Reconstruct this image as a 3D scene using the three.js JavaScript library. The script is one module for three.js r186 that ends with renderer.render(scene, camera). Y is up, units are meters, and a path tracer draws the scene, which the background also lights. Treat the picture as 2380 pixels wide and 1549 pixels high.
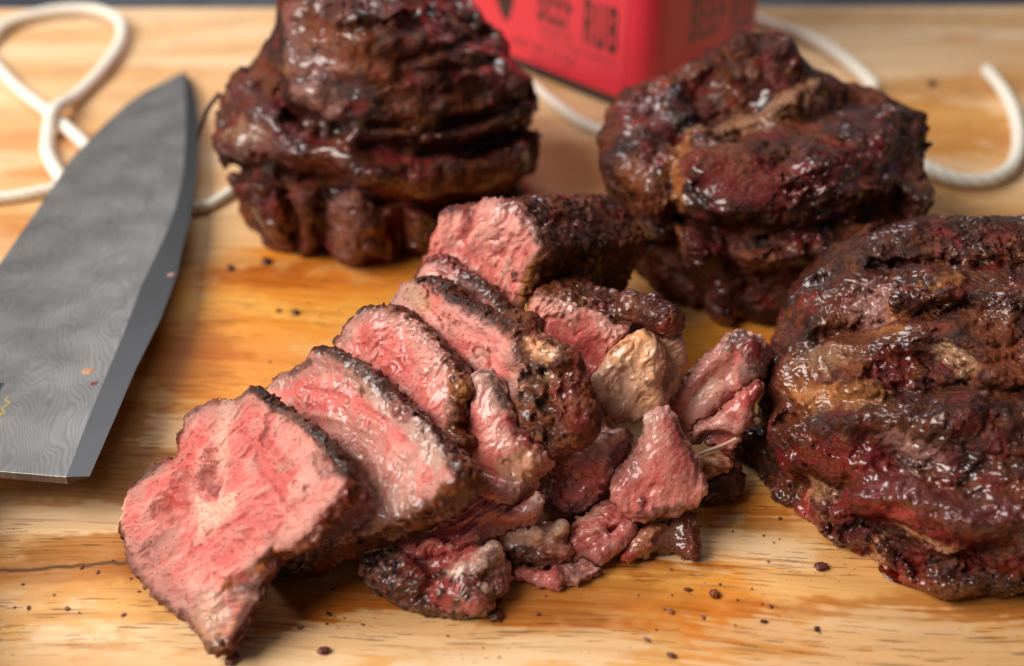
import * as THREE from 'three';
import { createNoise3D, createNoise2D } from 'simplex-noise';
import { RoundedBoxGeometry } from 'three/addons/geometries/RoundedBoxGeometry.js';
import { mergeVertices } from 'three/addons/utils/BufferGeometryUtils.js';
import { RectAreaLightUniformsLib } from 'three/addons/lights/RectAreaLightUniformsLib.js';

// ---------------------------------------------------------------- camera, light, exposure
const scene = new THREE.Scene();
const CAM_H = 0.246, PITCH = 35 * Math.PI / 180, FPX = 2850, PW = 2380, PH = 1549;   // photograph measured on a 2380 x 1549 grid
const camera = new THREE.PerspectiveCamera(2 * Math.atan(PH / 2 / FPX) * 180 / Math.PI, PW / PH, 0.02, 20);
camera.position.set(0, CAM_H, 0);
camera.rotation.set(-PITCH, 0, 0);
camera.focus = 0.345;
camera.userData.fStop = 6.4;
camera.updateMatrixWorld();
scene.background = new THREE.Color(0.075, 0.076, 0.08);
RectAreaLightUniformsLib.init();
function windowLight(name, at, target, w, h, color, intensity) {
  const l = new THREE.RectAreaLight(color, intensity, w, h);
  l.name = name; l.position.set(...at); l.lookAt(...target); scene.add(l);
}
windowLight('window_light', [-0.92, 0.94, -0.02], [0, 0, -0.33], 1.0, 0.8, new THREE.Color(1.0, 0.955, 0.89), 10);
windowLight('rear_window_light', [-0.15, 1.05, -1.30], [0, 0, -0.35], 0.8, 0.4, new THREE.Color(0.98, 0.98, 1.0), 6);
const renderer = new THREE.WebGLRenderer({ antialias: true });
renderer.toneMapping = THREE.LinearToneMapping;
renderer.toneMappingExposure = 1.27;
renderer.shadowMap.enabled = true;

// ---------------------------------------------------------------- helpers
function rng(a) { return () => { a |= 0; a = a + 0x6D2B79F5 | 0; let t = Math.imul(a ^ a >>> 15, 1 | a); t = t + Math.imul(t ^ t >>> 7, 61 | t) ^ t; return ((t ^ t >>> 14) >>> 0) / 4294967296; }; }
const N3 = createNoise3D(rng(7)), N2 = createNoise2D(rng(11));
const clamp = (x, a = 0, b = 1) => x < a ? a : x > b ? b : x;
const sst = (a, b, x) => { const t = clamp((x - a) / (b - a)); return t * t * (3 - 2 * t); };
const mixc = (a, b, t) => [a[0] + (b[0] - a[0]) * t, a[1] + (b[1] - a[1]) * t, a[2] + (b[2] - a[2]) * t];
const smin = (a, b, k) => { const h = Math.max(k - Math.abs(a - b), 0) / k; return Math.min(a, b) - h * h * k * 0.25; };
const smax = (a, b, k) => -smin(-a, -b, k);
const fbm = (x, y, z, f, o = 3) => { let s = 0, a = 0.5; for (let i = 0; i < o; i++) { s += a * N3(x * f + i * 17.3, y * f, z * f); f *= 2.03; a *= 0.5; } return s; };
const ridge = (x, y, z, f) => 1 - Math.abs(N3(x * f, y * f, z * f));
const V = (x, y, z) => new THREE.Vector3(x, y, z);
const FWD = V(0, -Math.sin(PITCH), -Math.cos(PITCH)), UPV = V(0, Math.cos(PITCH), -Math.sin(PITCH)), EYE = V(0, CAM_H, 0);
const rayDir = (px, py) => V(px - PW / 2, 0, 0).addScaledVector(UPV, PH / 2 - py).addScaledVector(FWD, FPX).normalize();
const ground = (px, py, y = 0) => { const d = rayDir(px, py); return EYE.clone().addScaledVector(d, (y - CAM_H) / d.y); };   // where a pixel meets the height y
const onPlane = (px, py, a, n) => { const d = rayDir(px, py); return EYE.clone().addScaledVector(d, a.clone().sub(EYE).dot(n) / d.dot(n)); };
const grid = (ox, oy, k) => (list) => list.map(([x, y]) => [ox + x * k, oy + y * k]);   // measurements taken on enlarged views
const G1 = grid(232.4, 842.5, 0.4559), G2 = grid(697.3, 581, 0.3751), G3 = grid(871.6, 435.8, 0.3751), G4 = grid(813.5, 987.8, 0.3189), G5 = grid(1162.1, 726.3, 0.4314), G6 = grid(1719.9, 464.8, 0.6305);
const taken = new Map();
function numbered(n) { const k = taken.get(n) ?? 0; taken.set(n, k + 1); return k ? n + '_' + String(k).padStart(3, '0') : n; }
function tag(o, label, category, group, kind) { o.userData = { ...(label && { label }), ...(category && { category }), ...(group && { group }), ...(kind && { kind }) }; return o; }
function shade(o) { o.traverse((m) => { if (m.isMesh) { m.castShadow = true; m.receiveShadow = true; } }); return o; }
const tex = (w, h, data, srgb, repeat = true) => { const t = new THREE.DataTexture(data, w, h); t.magFilter = t.minFilter = THREE.LinearFilter; if (srgb) t.colorSpace = THREE.SRGBColorSpace; t.wrapS = t.wrapT = repeat ? THREE.RepeatWrapping : THREE.ClampToEdgeWrapping; t.needsUpdate = true; return t; };
const t0 = Date.now(), stamp = (s) => console.log(s, ((Date.now() - t0) / 1000).toFixed(1) + 's');

// ---------------------------------------------------------------- board and table
const BW = 0.84, BD = 0.60, BZ = -0.375, BT = 0.03, BROT = 0.008;      // board size, centre, thickness, turn
function woodTextures() {
  const w = 2048, h = 2048, c = new Uint8Array(w * h * 4), b = new Uint8Array(w * h * 4);
  const stains = [];   // [x, z, radius x, radius z, strength, tone] grease that soaked into the wood
  const st = (px, py, rx, rz, s, tone) => { const p = ground(px, py); stains.push([p.x, p.z, rx, rz, s, tone]); };
  st(720, 690, .075, .040, 1.0, 0); st(560, 860, .05, .035, .8, 0); st(880, 700, .06, .04, .9, 0); st(480, 690, .03, .03, .6, 0); st(400, 1060, .03, .014, .7, 2); st(300, 1270, .045, .012, 1., 2); st(1000, 1440, .07, .008, .9, 2); st(620, 1400, .04, .02, .9, 2); st(330, 1000, .03, .02, .7, 2); st(1560, 1300, .03, .008, .9, 2);
  st(1020, 1420, .06, .012, .8, 0); st(1560, 1380, .04, .02, .9, 0); st(1650, 1180, .03, .012, .8, 0); st(620, 1440, .035, .010, .8, 2); st(1650, 1450, .018, .016, 1., 0); st(300, 1050, .02, .012, .6, 2);
  st(2200, 290, .05, .030, 1., 3); st(2250, 200, .05, .02, .6, 3); st(2180, 440, .03, .02, .7, 3); st(1680, 820, .03, .03, 1., 0); st(2240, 90, .02, .008, .5, 1); st(1310, 400, .03, .02, .5, 3);
  st(880, 1390, .03, .010, .9, 2); st(760, 1370, .03, .008, .8, 2); st(250, 1150, .03, .012, .8, 2); st(430, 830, .02, .03, .6, 2); st(1250, 1400, .045, .010, .7, 2); st(1620, 1320, .03, .012, .9, 0); st(1750, 1220, .02, .01, .6, 2); st(560, 760, .06, .05, .8, 0); st(150, 1330, .04, .006, .8, 2); st(420, 1130, .02, .008, .8, 2); st(700, 1500, .05, .006, .6, 2); st(2050, 1420, .06, .006, .5, 2); st(620, 640, .03, .012, .7, 2);
  st(60, 330, .05, .012, .5, 1); st(110, 395, .03, .008, .6, 1); st(60, 560, .03, .02, .6, 1); st(520, 630, .008, .004, .7, 1); st(2300, 1400, .05, .010, .7, 3); st(350, 1310, .028, .006, 1., 2); st(770, 1480, .05, .006, .7, 0);
  const pale = [[900, 1480, .022, .007], [640, 1530, .03, .006], [1330, 1500, .035, .006], [1750, 1270, .03, .010], [440, 1000, .022, .010], [150, 1210, .03, .006], [430, 1470, .012, .008], [1950, 1480, .05, .008], [2120, 1540, .06, .006], [500, 480, .02, .05]].map(([x, y, rx, rz]) => { const p = ground(x, y); return [p.x, p.z, rx, rz]; });
  const ca = Math.cos(BROT), sa = Math.sin(BROT);
  const base = [0.66, 0.38, 0.165], light = [0.82, 0.58, 0.35], grainc = [0.43, 0.19, 0.055];
  const tones = [[0.76, 0.36, 0.04], [0.60, 0.26, 0.09], [0.42, 0.19, 0.05], [0.56, 0.29, 0.07]];
  for (let j = 0; j < h; j++) {
    for (let i = 0; i < w; i++) {
      const lx = (i / w - 0.5) * BW, lz = (0.5 - j / h) * BD, x = lx * ca + lz * sa, z = -lx * sa + lz * ca + BZ;
      const wob = N2(lx * 5, lz * 9) * 0.006 + N2(lx * 2, lz * 3 + 9) * 0.012;
      const g1 = N2(lx * 3.5 + 3, (lz + wob) * 120), g2 = N2(lx * 11, (lz + wob) * 420 + 5), g3 = N2(lx * 45, lz * 1500);
      let col = mixc(base, light, sst(-0.8, 0.9, N2(lx * 4 + 7, (lz + wob) * 22) + 0.35 * g1));
      col = mixc(col, grainc, 0.26 * sst(0.0, 0.9, g1) + 0.2 * sst(0.1, 0.9, g2) + 0.06 * g3);
      // pores: short dark streaks along the grain
      const pr = N2(lx * 52 + 40, (lz + wob * 0.6) * 820), field = sst(-0.6, 0.4, N2(lx * 6, lz * 30 + 20));
      const pr2 = N2(lx * 16 + 80, (lz + wob * 0.6) * 380), pore = Math.max(sst(0.50, 0.80, pr), 0.85 * sst(0.60, 0.88, pr2)) * field;
      col = mixc(col, [0.17, 0.07, 0.025], 0.62 * pore);
      // grease
      const e1 = N2(x * 45, z * 75) * 0.28 + N2(x * 150 + 5, z * 260) * 0.16 + N2(x * 14, z * 22) * 0.3 + g1 * 0.14;
      let ws = [0, 0, 0, 0];
      for (const s of stains) {
        const dx = (x - s[0]) / s[2], dz = (z - s[1]) / s[3], q = dx * dx + dz * dz;
        if (q < 3.2) { const v = s[4] * sst(1.12, 0.5, Math.sqrt(q) + e1); if (v > ws[s[5]]) ws[s[5]] = v; }
      }
      let un = 0;
      for (const s of pale) { const dx = (x - s[0]) / s[2], dz = (z - s[1]) / s[3], q = dx * dx + dz * dz; if (q < 3) un = Math.max(un, 0.85 * sst(1.15, 0.65, Math.sqrt(q) + e1 * 1.2 + 0.2 * g2)); }
      for (let k = 0; k < 4; k++) if (ws[k] > 0) col = mixc(col, [col[0] * tones[k][0] * 1.32, col[1] * tones[k][1] * 1.75, col[2] * tones[k][2] * 2.2], ws[k] * (0.88 + 0.10 * g2) * (1 - 0.9 * un));
      // general film of grease over the working area of the board
      const film = sst(-0.1, 0.35, N2(x * 9 + 2, z * 16) * 0.5 + e1 * 0.6 + 0.32) * sst(-0.50, -0.40, z) * (1 - un);
      col = mixc(col, [col[0] * 0.90, col[1] * 0.66, col[2] * 0.30], 0.85 * film);
      // splashes of dried juice
      const sp = N2(x * 330, z * 420 + 3) + 0.5 * N2(x * 900, z * 1000), where = sst(0.0, 0.6, N2(x * 22 + 9, z * 30)) * sst(-0.46, -0.38, z);
      col = mixc(col, [0.22, 0.07, 0.03], 0.8 * where * sst(0.85, 1.2, sp));
      // one long dark grain line at the left of the carved meat
      const p = [x, z], lineZ = CRACK(x); if (lineZ !== null) col = mixc(col, [0.07, 0.03, 0.015], 0.85 * sst(0.0011 + 0.0006 * g3, 0.0002, Math.abs(z - lineZ + 0.0006 * N2(x * 160, 1))));
      const o = (j * w + i) * 4, srgb = (v) => 255 * Math.pow(clamp(v), 1 / 2.2);
      c[o] = srgb(col[0]); c[o + 1] = srgb(col[1]); c[o + 2] = srgb(col[2]); c[o + 3] = 255;
      const hgt = clamp(0.6 + 0.08 * g2 + 0.06 * g3 - 0.5 * pore); b[o] = b[o + 1] = b[o + 2] = hgt * 255; b[o + 3] = 255;
    }
  }
  return [tex(w, h, c, true), tex(w, h, b, false)];
}
const crackA = ground(0, 1330), crackB = ground(290, 1308);
function CRACK(x) { return x < crackB.x + 0.004 && x > crackA.x - 0.06 ? crackA.z + (crackB.z - crackA.z) * (x - crackA.x) / (crackB.x - crackA.x) : null; }
{
  const [map, bump] = woodTextures();
  stamp('wood');
  const m = new THREE.MeshPhysicalMaterial({ map, bumpMap: bump, bumpScale: 0.0004, roughness: 0.55, specularIntensity: 0.35 });
  const g = new RoundedBoxGeometry(BW, BT, BD, 4, 0.004), p = g.attributes.position, uv = g.attributes.uv;
  for (let i = 0; i < p.count; i++) uv.setXY(i, p.getX(i) / BW + 0.5, 0.5 - p.getZ(i) / BD);
  const o = new THREE.Mesh(g, m); o.name = 'cutting_board'; o.position.set(0, -BT / 2, BZ); o.rotation.y = BROT;
  scene.add(shade(tag(o, 'large pale wooden cutting board stained orange with meat juice', 'cutting board')));
}
{
  const w = 512, h = 64, c = new Uint8Array(w * h * 4);
  for (let j = 0; j < h; j++) for (let i = 0; i < w; i++) { const n = N2(i / 26, j / 300) * 0.5 + N2(i / 7, j / 90) * 0.25, o = (j * w + i) * 4; c[o] = 58 + 26 * n; c[o + 1] = 62 + 24 * n; c[o + 2] = 72 + 20 * n; c[o + 3] = 255; }
  const m = new THREE.MeshStandardMaterial({ map: tex(w, h, c, true), roughness: 0.6 });
  const g = new THREE.BoxGeometry(3, 0.04, 3), o = new THREE.Mesh(g, m); o.name = 'tabletop'; o.position.set(0, -BT - 0.0205, -1.0);
  scene.add(shade(tag(o, 'dark blue grey table surface behind the cutting board', null, null, 'structure')));
}

// ---------------------------------------------------------------- implicit surfaces -> meshes
// Every piece of meat is a signed distance function in metres, meshed with surface nets on a fine grid near its surface.
function surfaceNets(sdf, lo, hi, cell) {
  const K = 4, nx = Math.ceil((hi[0] - lo[0]) / cell / K) * K + 1, ny = Math.ceil((hi[1] - lo[1]) / cell / K) * K + 1, nz = Math.ceil((hi[2] - lo[2]) / cell / K) * K + 1;
  const f = new Float32Array(nx * ny * nz).fill(NaN), sy = nx, sz = nx * ny;
  const at = (i, j, k) => { const q = i + j * sy + k * sz; let v = f[q]; if (v !== v) v = f[q] = sdf(lo[0] + i * cell, lo[1] + j * cell, lo[2] + k * cell); return v; };
  const band = cell * K * 1.3, id = new Int32Array(nx * ny * nz).fill(-1), pos = [], cells = [];
  for (let K3 = 0; K3 < nz - 1; K3 += K) for (let K2 = 0; K2 < ny - 1; K2 += K) for (let K1 = 0; K1 < nx - 1; K1 += K) {
    let mn = Infinity, mx = -Infinity;
    for (let c = 0; c < 8; c++) { const v = at(K1 + (c & 1) * K, K2 + (c >> 1 & 1) * K, K3 + (c >> 2) * K); mn = Math.min(mn, v); mx = Math.max(mx, v); }
    if (mn > band || mx < -band) continue;
    for (let k = K3; k < K3 + K; k++) for (let j = K2; j < K2 + K; j++) for (let i = K1; i < K1 + K; i++) {
      let mask = 0; const v = [];
      for (let c = 0; c < 8; c++) { const d = at(i + (c & 1), j + (c >> 1 & 1), k + (c >> 2)); v.push(d); if (d < 0) mask |= 1 << c; }
      if (mask === 0 || mask === 255) continue;
      let x = 0, y = 0, z = 0, n = 0;
      for (let a = 0; a < 8; a++) for (let ax = 1; ax < 8; ax <<= 1) {
        if (a & ax) continue; const b = a | ax;
        if ((v[a] < 0) === (v[b] < 0)) continue;
        const t = v[a] / (v[a] - v[b]); n++;
        x += (a & 1) + (ax === 1 ? t : 0); y += (a >> 1 & 1) + (ax === 2 ? t : 0); z += (a >> 2) + (ax === 4 ? t : 0);
      }
      id[i + j * sy + k * sz] = pos.length / 3; cells.push(i, j, k);
      pos.push(lo[0] + (i + x / n) * cell, lo[1] + (j + y / n) * cell, lo[2] + (k + z / n) * cell);
    }
  }
  const idx = [];
  for (let c = 0; c < cells.length; c += 3) {
    const i = cells[c], j = cells[c + 1], k = cells[c + 2], q = i + j * sy + k * sz, a = f[q] < 0;
    const quad = (q1, q2, q3, q4, flip) => { const A = id[q1], B = id[q2], C = id[q3], D = id[q4]; if (A < 0 || B < 0 || C < 0 || D < 0) return; flip ? idx.push(A, C, B, A, D, C) : idx.push(A, B, C, A, C, D); };
    if (j > 0 && k > 0 && a !== (f[q + 1] < 0)) quad(q, q - sy, q - sy - sz, q - sz, a);
    if (i > 0 && k > 0 && a !== (f[q + sy] < 0)) quad(q, q - sz, q - sz - 1, q - 1, a);
    if (i > 0 && j > 0 && a !== (f[q + sz] < 0)) quad(q, q - 1, q - 1 - sy, q - sy, a);
  }
  return { pos, idx };
}
// polyline features: grooves, ridges, lobes and patches of colour at real places on a piece
function distLine(P, x, y, z) {
  let best = 1e9;
  for (let i = 0; i < P.length - 3 || i === 0; i += 3) {
    const ax = P[i], ay = P[i + 1], az = P[i + 2], one = P.length === 3;
    const bx = one ? 0 : P[i + 3] - ax, by = one ? 0 : P[i + 4] - ay, bz = one ? 0 : P[i + 5] - az, px = x - ax, py = y - ay, pz = z - az;
    const L = bx * bx + by * by + bz * bz, t = L > 0 ? clamp((px * bx + py * by + pz * bz) / L) : 0;
    const dx = px - t * bx, dy = py - t * by, dz = pz - t * bz, d = dx * dx + dy * dy + dz * dz;
    if (d < best) best = d;
  }
  return Math.sqrt(best);
}
function feature(piece, [type, pts, r, amt = 0, color = null, mix = 1, wet = null]) {
  const P = []; r *= 1e-3; amt *= 1e-3;
  const box = [1e9, 1e9, 1e9, -1e9, -1e9, -1e9];
  for (const [x, y] of pts) {
    const p = piece.hit(x, y);
    if (type === 't') p.addScaledVector(rayDir(x, y), amt);
    const c = [p.x, p.y, p.z]; P.push(...c);
    for (let a = 0; a < 3; a++) { box[a] = Math.min(box[a], c[a] - r * 1.6); box[a + 3] = Math.max(box[a + 3], c[a] + r * 1.6); }
  }
  if (type === 'g' && [PAL.black, PAL.dark, PAL.brown].includes(color)) color = null;     // near-black and brown grooves drop their colour; other groove colours stay
  const D = V(0, 0, 0); for (const [x, y] of pts) D.add(rayDir(x, y)); D.normalize();
  const out = { type, P, r, amt, color, mix, wet, box };
  if (piece.sunk && (type === 'g' || type === 'b')) {
    const Q = []; for (let i = 0; i < P.length; i += 3) { const k = P[i] * D.x + P[i + 1] * D.y + P[i + 2] * D.z; Q.push(P[i] - k * D.x, P[i + 1] - k * D.y, P[i + 2] - k * D.z); }
    const ks = []; for (let i = 0; i < P.length; i += 3) ks.push(P[i] * D.x + P[i + 1] * D.y + P[i + 2] * D.z);
    out.deep = { Q, D, k0: Math.min(...ks) - 0.012, k1: Math.max(...ks) + Math.max(amt * 1.6, 0) + 0.008 };
    for (let a = 0; a < 3; a++) { const e = D.getComponent(a) * (Math.abs(amt) * 1.6 + 0.006); box[a] += Math.min(0, e) - 0.006; box[a + 3] += Math.max(0, e) + 0.006; }
  }
  return out;
}
function featDist(f, x, y, z) {
  if (!f.deep) return distLine(f.P, x, y, z);
  const { Q, D, k0, k1 } = f.deep, k = x * D.x + y * D.y + z * D.z;
  if (k < k0 || k > k1) return 1;
  return Math.max(0, distLine(Q, x - k * D.x, y - k * D.y, z - k * D.z) + 0.0016 * N3(x * 130, y * 130, z * 130 + 5) + 0.0008 * N3(x * 380, y * 380, z * 380));
}
const inBox = (b, x, y, z) => x > b[0] && y > b[1] && z > b[2] && x < b[3] && y < b[4] && z < b[5];
const bell = (d, r) => { const t = d / r; return t >= 1 ? 0 : (1 - t * t) * (1 - t * t); };
function applyShape(F, d, x, y, z) {
  for (const f of F) {
    if (f.type === 'c' || !inBox(f.box, x, y, z)) continue;
    const q = featDist(f, x, y, z);
    if (f.type === 'g') d += f.amt * bell(q, f.r) * (f.gain ?? 1);
    else if (f.type === 'b') d -= f.amt * bell(q, f.r);
    else if (f.type === 't') d = smin(d, q - f.r, f.r * 0.3);
    else if (f.type === 'k') d = smax(d, f.r - q, f.r * 0.5);       // a hole of radius r
  }
  return d;
}
function applyPaint(F, s, x, y, z) {      // s = {c, wet}
  for (const f of F) {
    if (!f.color || !inBox(f.box, x, y, z)) continue;
    const q = distLine(f.P, x, y, z), rr = f.r * (f.type === 't' ? 1.25 : 1), jag = 1 + 0.35 * N3(x * 260, y * 260, z * 260) + 0.2 * N3(x * 800, y * 800, z * 800);
    const w = sst(1, 0.55, q / rr / jag) * f.mix * clamp(0.85 + 0.45 * N3(x * 420, y * 420 + 31, z * 420));
    if (w <= 0) continue;
    s.c = mixc(s.c, f.color, w); if (f.wet !== null) s.wet += (f.wet - s.wet) * w; if (w > 0.5 && f.color.fat) s.cls = 'fat';
  }
}
// colours of the meat (linear)
const PAL = { black: [0.011, 0.006, 0.006], dark: [0.023, 0.008, 0.006], brown: [0.058, 0.015, 0.008], rust: [0.18, 0.045, 0.011], red: [0.17, 0.010, 0.010], purple: [0.11, 0.024, 0.022],
  pink: [0.57, 0.135, 0.110], rose: [0.47, 0.068, 0.060], pale: [0.66, 0.285, 0.23], grey: [0.43, 0.24, 0.185], ruby: [0.36, 0.044, 0.038], tan: [0.44, 0.23, 0.12], amber: [0.54, 0.20, 0.050], mauve: [0.33, 0.145, 0.115] };
const FAT = Object.assign([0.78, 0.44, 0.29], { fat: true }), FATO = Object.assign([0.66, 0.32, 0.16], { fat: true }), FATW = Object.assign([0.74, 0.48, 0.36], { fat: true });
function bark(x, y, z, t = 0) {           // smoked crust: dark rub granules over reddish brown meat
  const a = fbm(x, y, z, 48, 3), b = N3(x * 170 + 3, y * 170, z * 170), c = N3(x * 520, y * 520 + 5, z * 520), e = N3(x * 1300, y * 1300, z * 1300 + 9);
  let col = mixc(PAL.brown, PAL.dark, sst(-0.15, 0.5, a + t));
  col = mixc(col, PAL.rust, 0.75 * sst(0.1, 0.55, -a * 0.7 + 0.5 * b - t));
  col = mixc(col, PAL.red, 0.55 * sst(0.25, 0.6, N3(x * 75 + 20, y * 75, z * 75)));
  col = mixc(col, PAL.purple, 0.5 * sst(0.2, 0.7, N3(x * 110, y * 110 + 30, z * 110)));
  col = mixc(col, PAL.rust, 0.45 * sst(0.15, 0.55, N3(x * 38, y * 38 + 60, z * 38)));
  col = mixc(col, PAL.black, 0.6 * sst(0.2, 0.65, c + 0.3 * b));
  col = mixc(col, PAL.rust, 0.8 * sst(0.62, 0.8, e));
  const wet = clamp(0.52 + 0.75 * N3(x * 38, y * 38, z * 38 + 50) + 0.25 * b - 0.5 * sst(0.25, 0.6, c));
  return { c: col, wet, cls: 'crust' };
}
const barkBump = (x, y, z) => 0.0006 * N3(x * 120, y * 120, z * 120) + 0.00045 * N3(x * 330, y * 330, z * 330 + 4) + 0.00036 * N3(x * 760, y * 760, z * 760) + 0.00026 * N3(x * 1400, y * 1400, z * 1400);
// materials: vertex colours, roughness from the wetness stored in uv1
const ramp = new Uint8Array(64 * 4); for (let i = 0; i < 64; i++) ramp.set([Math.round(255 * sst(0.42, 0.85, i / 63)), Math.round(255 * (0.62 - 0.34 * i / 63)), 0, 255], i * 4);
const rampTex = tex(64, 1, ramp, false, false); rampTex.channel = 1;
function grainTexture() { const n = 512, d = new Uint8Array(n * n * 4), T = (i, j, f) => { const a = i / n * 2 * Math.PI, b = j / n * 2 * Math.PI, R = f / (2 * Math.PI); return N3(Math.cos(a) * R + 3 * Math.cos(b), Math.sin(a) * R + 3 * Math.sin(b) * R / 3, Math.cos(b) * R); };
  for (let j = 0; j < n; j++) for (let i = 0; i < n; i++) { const v = 128 + 60 * T(i, j, 60) + 50 * T(i, j, 24); d.set([v, v, v, 255], (j * n + i) * 4); } return tex(n, n, d, false); }
const GRAIN = grainTexture();
const MEAT = {
  crust: new THREE.MeshPhysicalMaterial({ vertexColors: true, roughness: 1, roughnessMap: rampTex, bumpMap: GRAIN, bumpScale: 0.0003, specularIntensity: 0.45, ior: 1.45, clearcoat: 1, clearcoatMap: rampTex, clearcoatRoughness: 0.07 }),
  meat: new THREE.MeshPhysicalMaterial({ vertexColors: true, roughness: 1, roughnessMap: rampTex, bumpMap: GRAIN, bumpScale: 0.00022, specularIntensity: 0.45, clearcoat: 0.75, clearcoatMap: rampTex, clearcoatRoughness: 0.10 }),
  fat: new THREE.MeshPhysicalMaterial({ vertexColors: true, roughness: 1, roughnessMap: rampTex, bumpMap: GRAIN, bumpScale: 0.00006, specularIntensity: 0.3, clearcoat: 0.7, clearcoatMap: rampTex, clearcoatRoughness: 0.10 }),
};
for (const k in MEAT) MEAT[k].name = k;
const built = {};
let triangles = 0;
// turns a piece into a thing whose parts are its crust, its cut meat and its fat
function makeThing(piece, { key, name, label, category, group, parts }) {
  const { frame: fr, lo, hi, cell } = piece, X = fr.X, Y = fr.Y, Z = fr.Z, O = fr.O;
  const toW = (a, b, c) => [O.x + X.x * a + Y.x * b + Z.x * c, O.y + X.y * a + Y.y * b + Z.y * c, O.z + X.z * a + Y.z * b + Z.z * c];
  const cut = (piece.carve ?? []).map((k) => { if (!built[k]) console.log('no piece ' + k); return built[k]; });
  const sdfW = (x, y, z) => { let d = piece.full(x, y, z); d = Math.max(d, 0.0004 - y); return d; };
  const sdf = (a, b, c) => { const [x, y, z] = toW(a, b, c); let d = sdfW(x, y, z); for (const o of cut) if (d < 0.003 && inBox(o.box, x, y, z)) d = Math.max(d, 0.0004 - o.sdf(x, y, z)); return d; };
  const { pos, idx } = surfaceNets(sdf, lo, hi, cell), n = pos.length / 3, P = new Float32Array(n * 3), box = [1e9, 1e9, 1e9, -1e9, -1e9, -1e9];
  for (let i = 0; i < n; i++) { const w = toW(pos[3 * i], pos[3 * i + 1], pos[3 * i + 2]); P.set(w, 3 * i); for (let a = 0; a < 3; a++) { box[a] = Math.min(box[a], w[a]); box[a + 3] = Math.max(box[a + 3], w[a]); } }
  built[key] = { sdf: sdfW, box: box.map((v, a) => v + (a < 3 ? -0.004 : 0.004)) };
  const g = new THREE.BufferGeometry(); g.setAttribute('position', new THREE.BufferAttribute(P, 3)); g.setIndex(idx); g.computeVertexNormals();
  const nor = g.attributes.normal.array, col = new Float32Array(n * 3), wet = new Float32Array(n), cls = new Array(n);
  for (let i = 0; i < n; i++) { const s = piece.paint(P[3 * i], P[3 * i + 1], P[3 * i + 2], nor[3 * i], nor[3 * i + 1], nor[3 * i + 2]); col.set(s.c.map((v) => Math.max(v, 0.004)), 3 * i); wet[i] = s.wet; cls[i] = s.cls; }
  const root = new THREE.Group(); root.name = numbered(name); root.position.set((box[0] + box[3]) / 2, box[1], (box[2] + box[5]) / 2);
  tag(root, label, category, group);
  const bins = {};
  for (let t = 0; t < idx.length; t += 3) { const a = cls[idx[t]], b = cls[idx[t + 1]], c = cls[idx[t + 2]], k = b === c ? b : a; (bins[k] ??= []).push(idx[t], idx[t + 1], idx[t + 2]); }
  // separate patches of one kind are separate parts; specks join the largest part
  const patches = [];
  const par = new Int32Array(n), find = (v) => { while (par[v] !== v) v = par[v] = par[par[v]]; return v; };
  for (const k in bins) {
    const list = bins[k]; for (let i = 0; i < n; i++) par[i] = i;
    for (let t = 0; t < list.length; t += 3) { const a = find(list[t]); par[find(list[t + 1])] = a; par[find(list[t + 2])] = a; }
    const by = new Map(); for (let t = 0; t < list.length; t += 3) { const r = find(list[t]); if (!by.has(r)) by.set(r, []); by.get(r).push(list[t], list[t + 1], list[t + 2]); }
    for (const l of by.values()) patches.push([k, l]);
  }
  patches.sort((a, b) => b[1].length - a[1].length);
  const keep = patches.filter(([k, l], i) => i === 0 || l.length > (k === 'fat' ? 1500 : 6000)).slice(0, 8), big = keep[0][1];
  for (const [k, l] of patches) if (!keep.some((q) => q[1] === l)) { const same = keep.find((q) => q[0] === k && k !== 'fat') ?? keep[0]; for (const v of l) same[1].push(v); }
  for (const [k, list] of keep) {
    const map = new Map(), vp = [], vn = [], vc = [], u0 = [], u1 = [], ix = [];
    for (let t = 0; t < list.length; t += 3) {
      let ax = 0, ay = 0, az = 0; for (let e = 0; e < 3; e++) { const v = list[t + e]; ax += Math.abs(nor[3 * v]); ay += Math.abs(nor[3 * v + 1]); az += Math.abs(nor[3 * v + 2]); }
      const dir = ay >= ax && ay >= az ? 1 : ax >= az ? 0 : 2;
      for (let e = 0; e < 3; e++) {
        const v = list[t + e], h = v * 3 + dir; let q = map.get(h);
        if (q === undefined) {
          q = vp.length / 3; map.set(h, q); const x = P[3 * v], y = P[3 * v + 1], z = P[3 * v + 2];
          vp.push(x - root.position.x, y - root.position.y, z - root.position.z); vn.push(nor[3 * v], nor[3 * v + 1], nor[3 * v + 2]); vc.push(col[3 * v], col[3 * v + 1], col[3 * v + 2]);
          const [s, w] = dir === 1 ? [x, z] : dir === 0 ? [z, y] : [x, y]; u0.push(s / 0.03, w / 0.03); u1.push(clamp(wet[v], 0.01, 0.99), 0.5);
        }
        ix.push(q);
      }
    }
    const pg = new THREE.BufferGeometry();
    pg.setAttribute('position', new THREE.Float32BufferAttribute(vp, 3)); pg.setAttribute('normal', new THREE.Float32BufferAttribute(vn, 3)); pg.setAttribute('color', new THREE.Float32BufferAttribute(vc, 3));
    pg.setAttribute('uv', new THREE.Float32BufferAttribute(u0, 2)); pg.setAttribute('uv1', new THREE.Float32BufferAttribute(u1, 2)); pg.setIndex(ix);
    const m = new THREE.Mesh(pg, MEAT[k]); m.name = parts?.[k] ?? { crust: 'crust', meat: 'cut_meat', fat: 'fat' }[k]; root.add(m); triangles += ix.length / 3;
  }
  scene.add(shade(root));
  stamp(root.name + ' ' + (idx.length / 3 | 0));
  return root;
}
const AXES = { O: V(0, 0, 0), X: V(1, 0, 0), Y: V(0, 1, 0), Z: V(0, 0, 1) };
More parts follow.
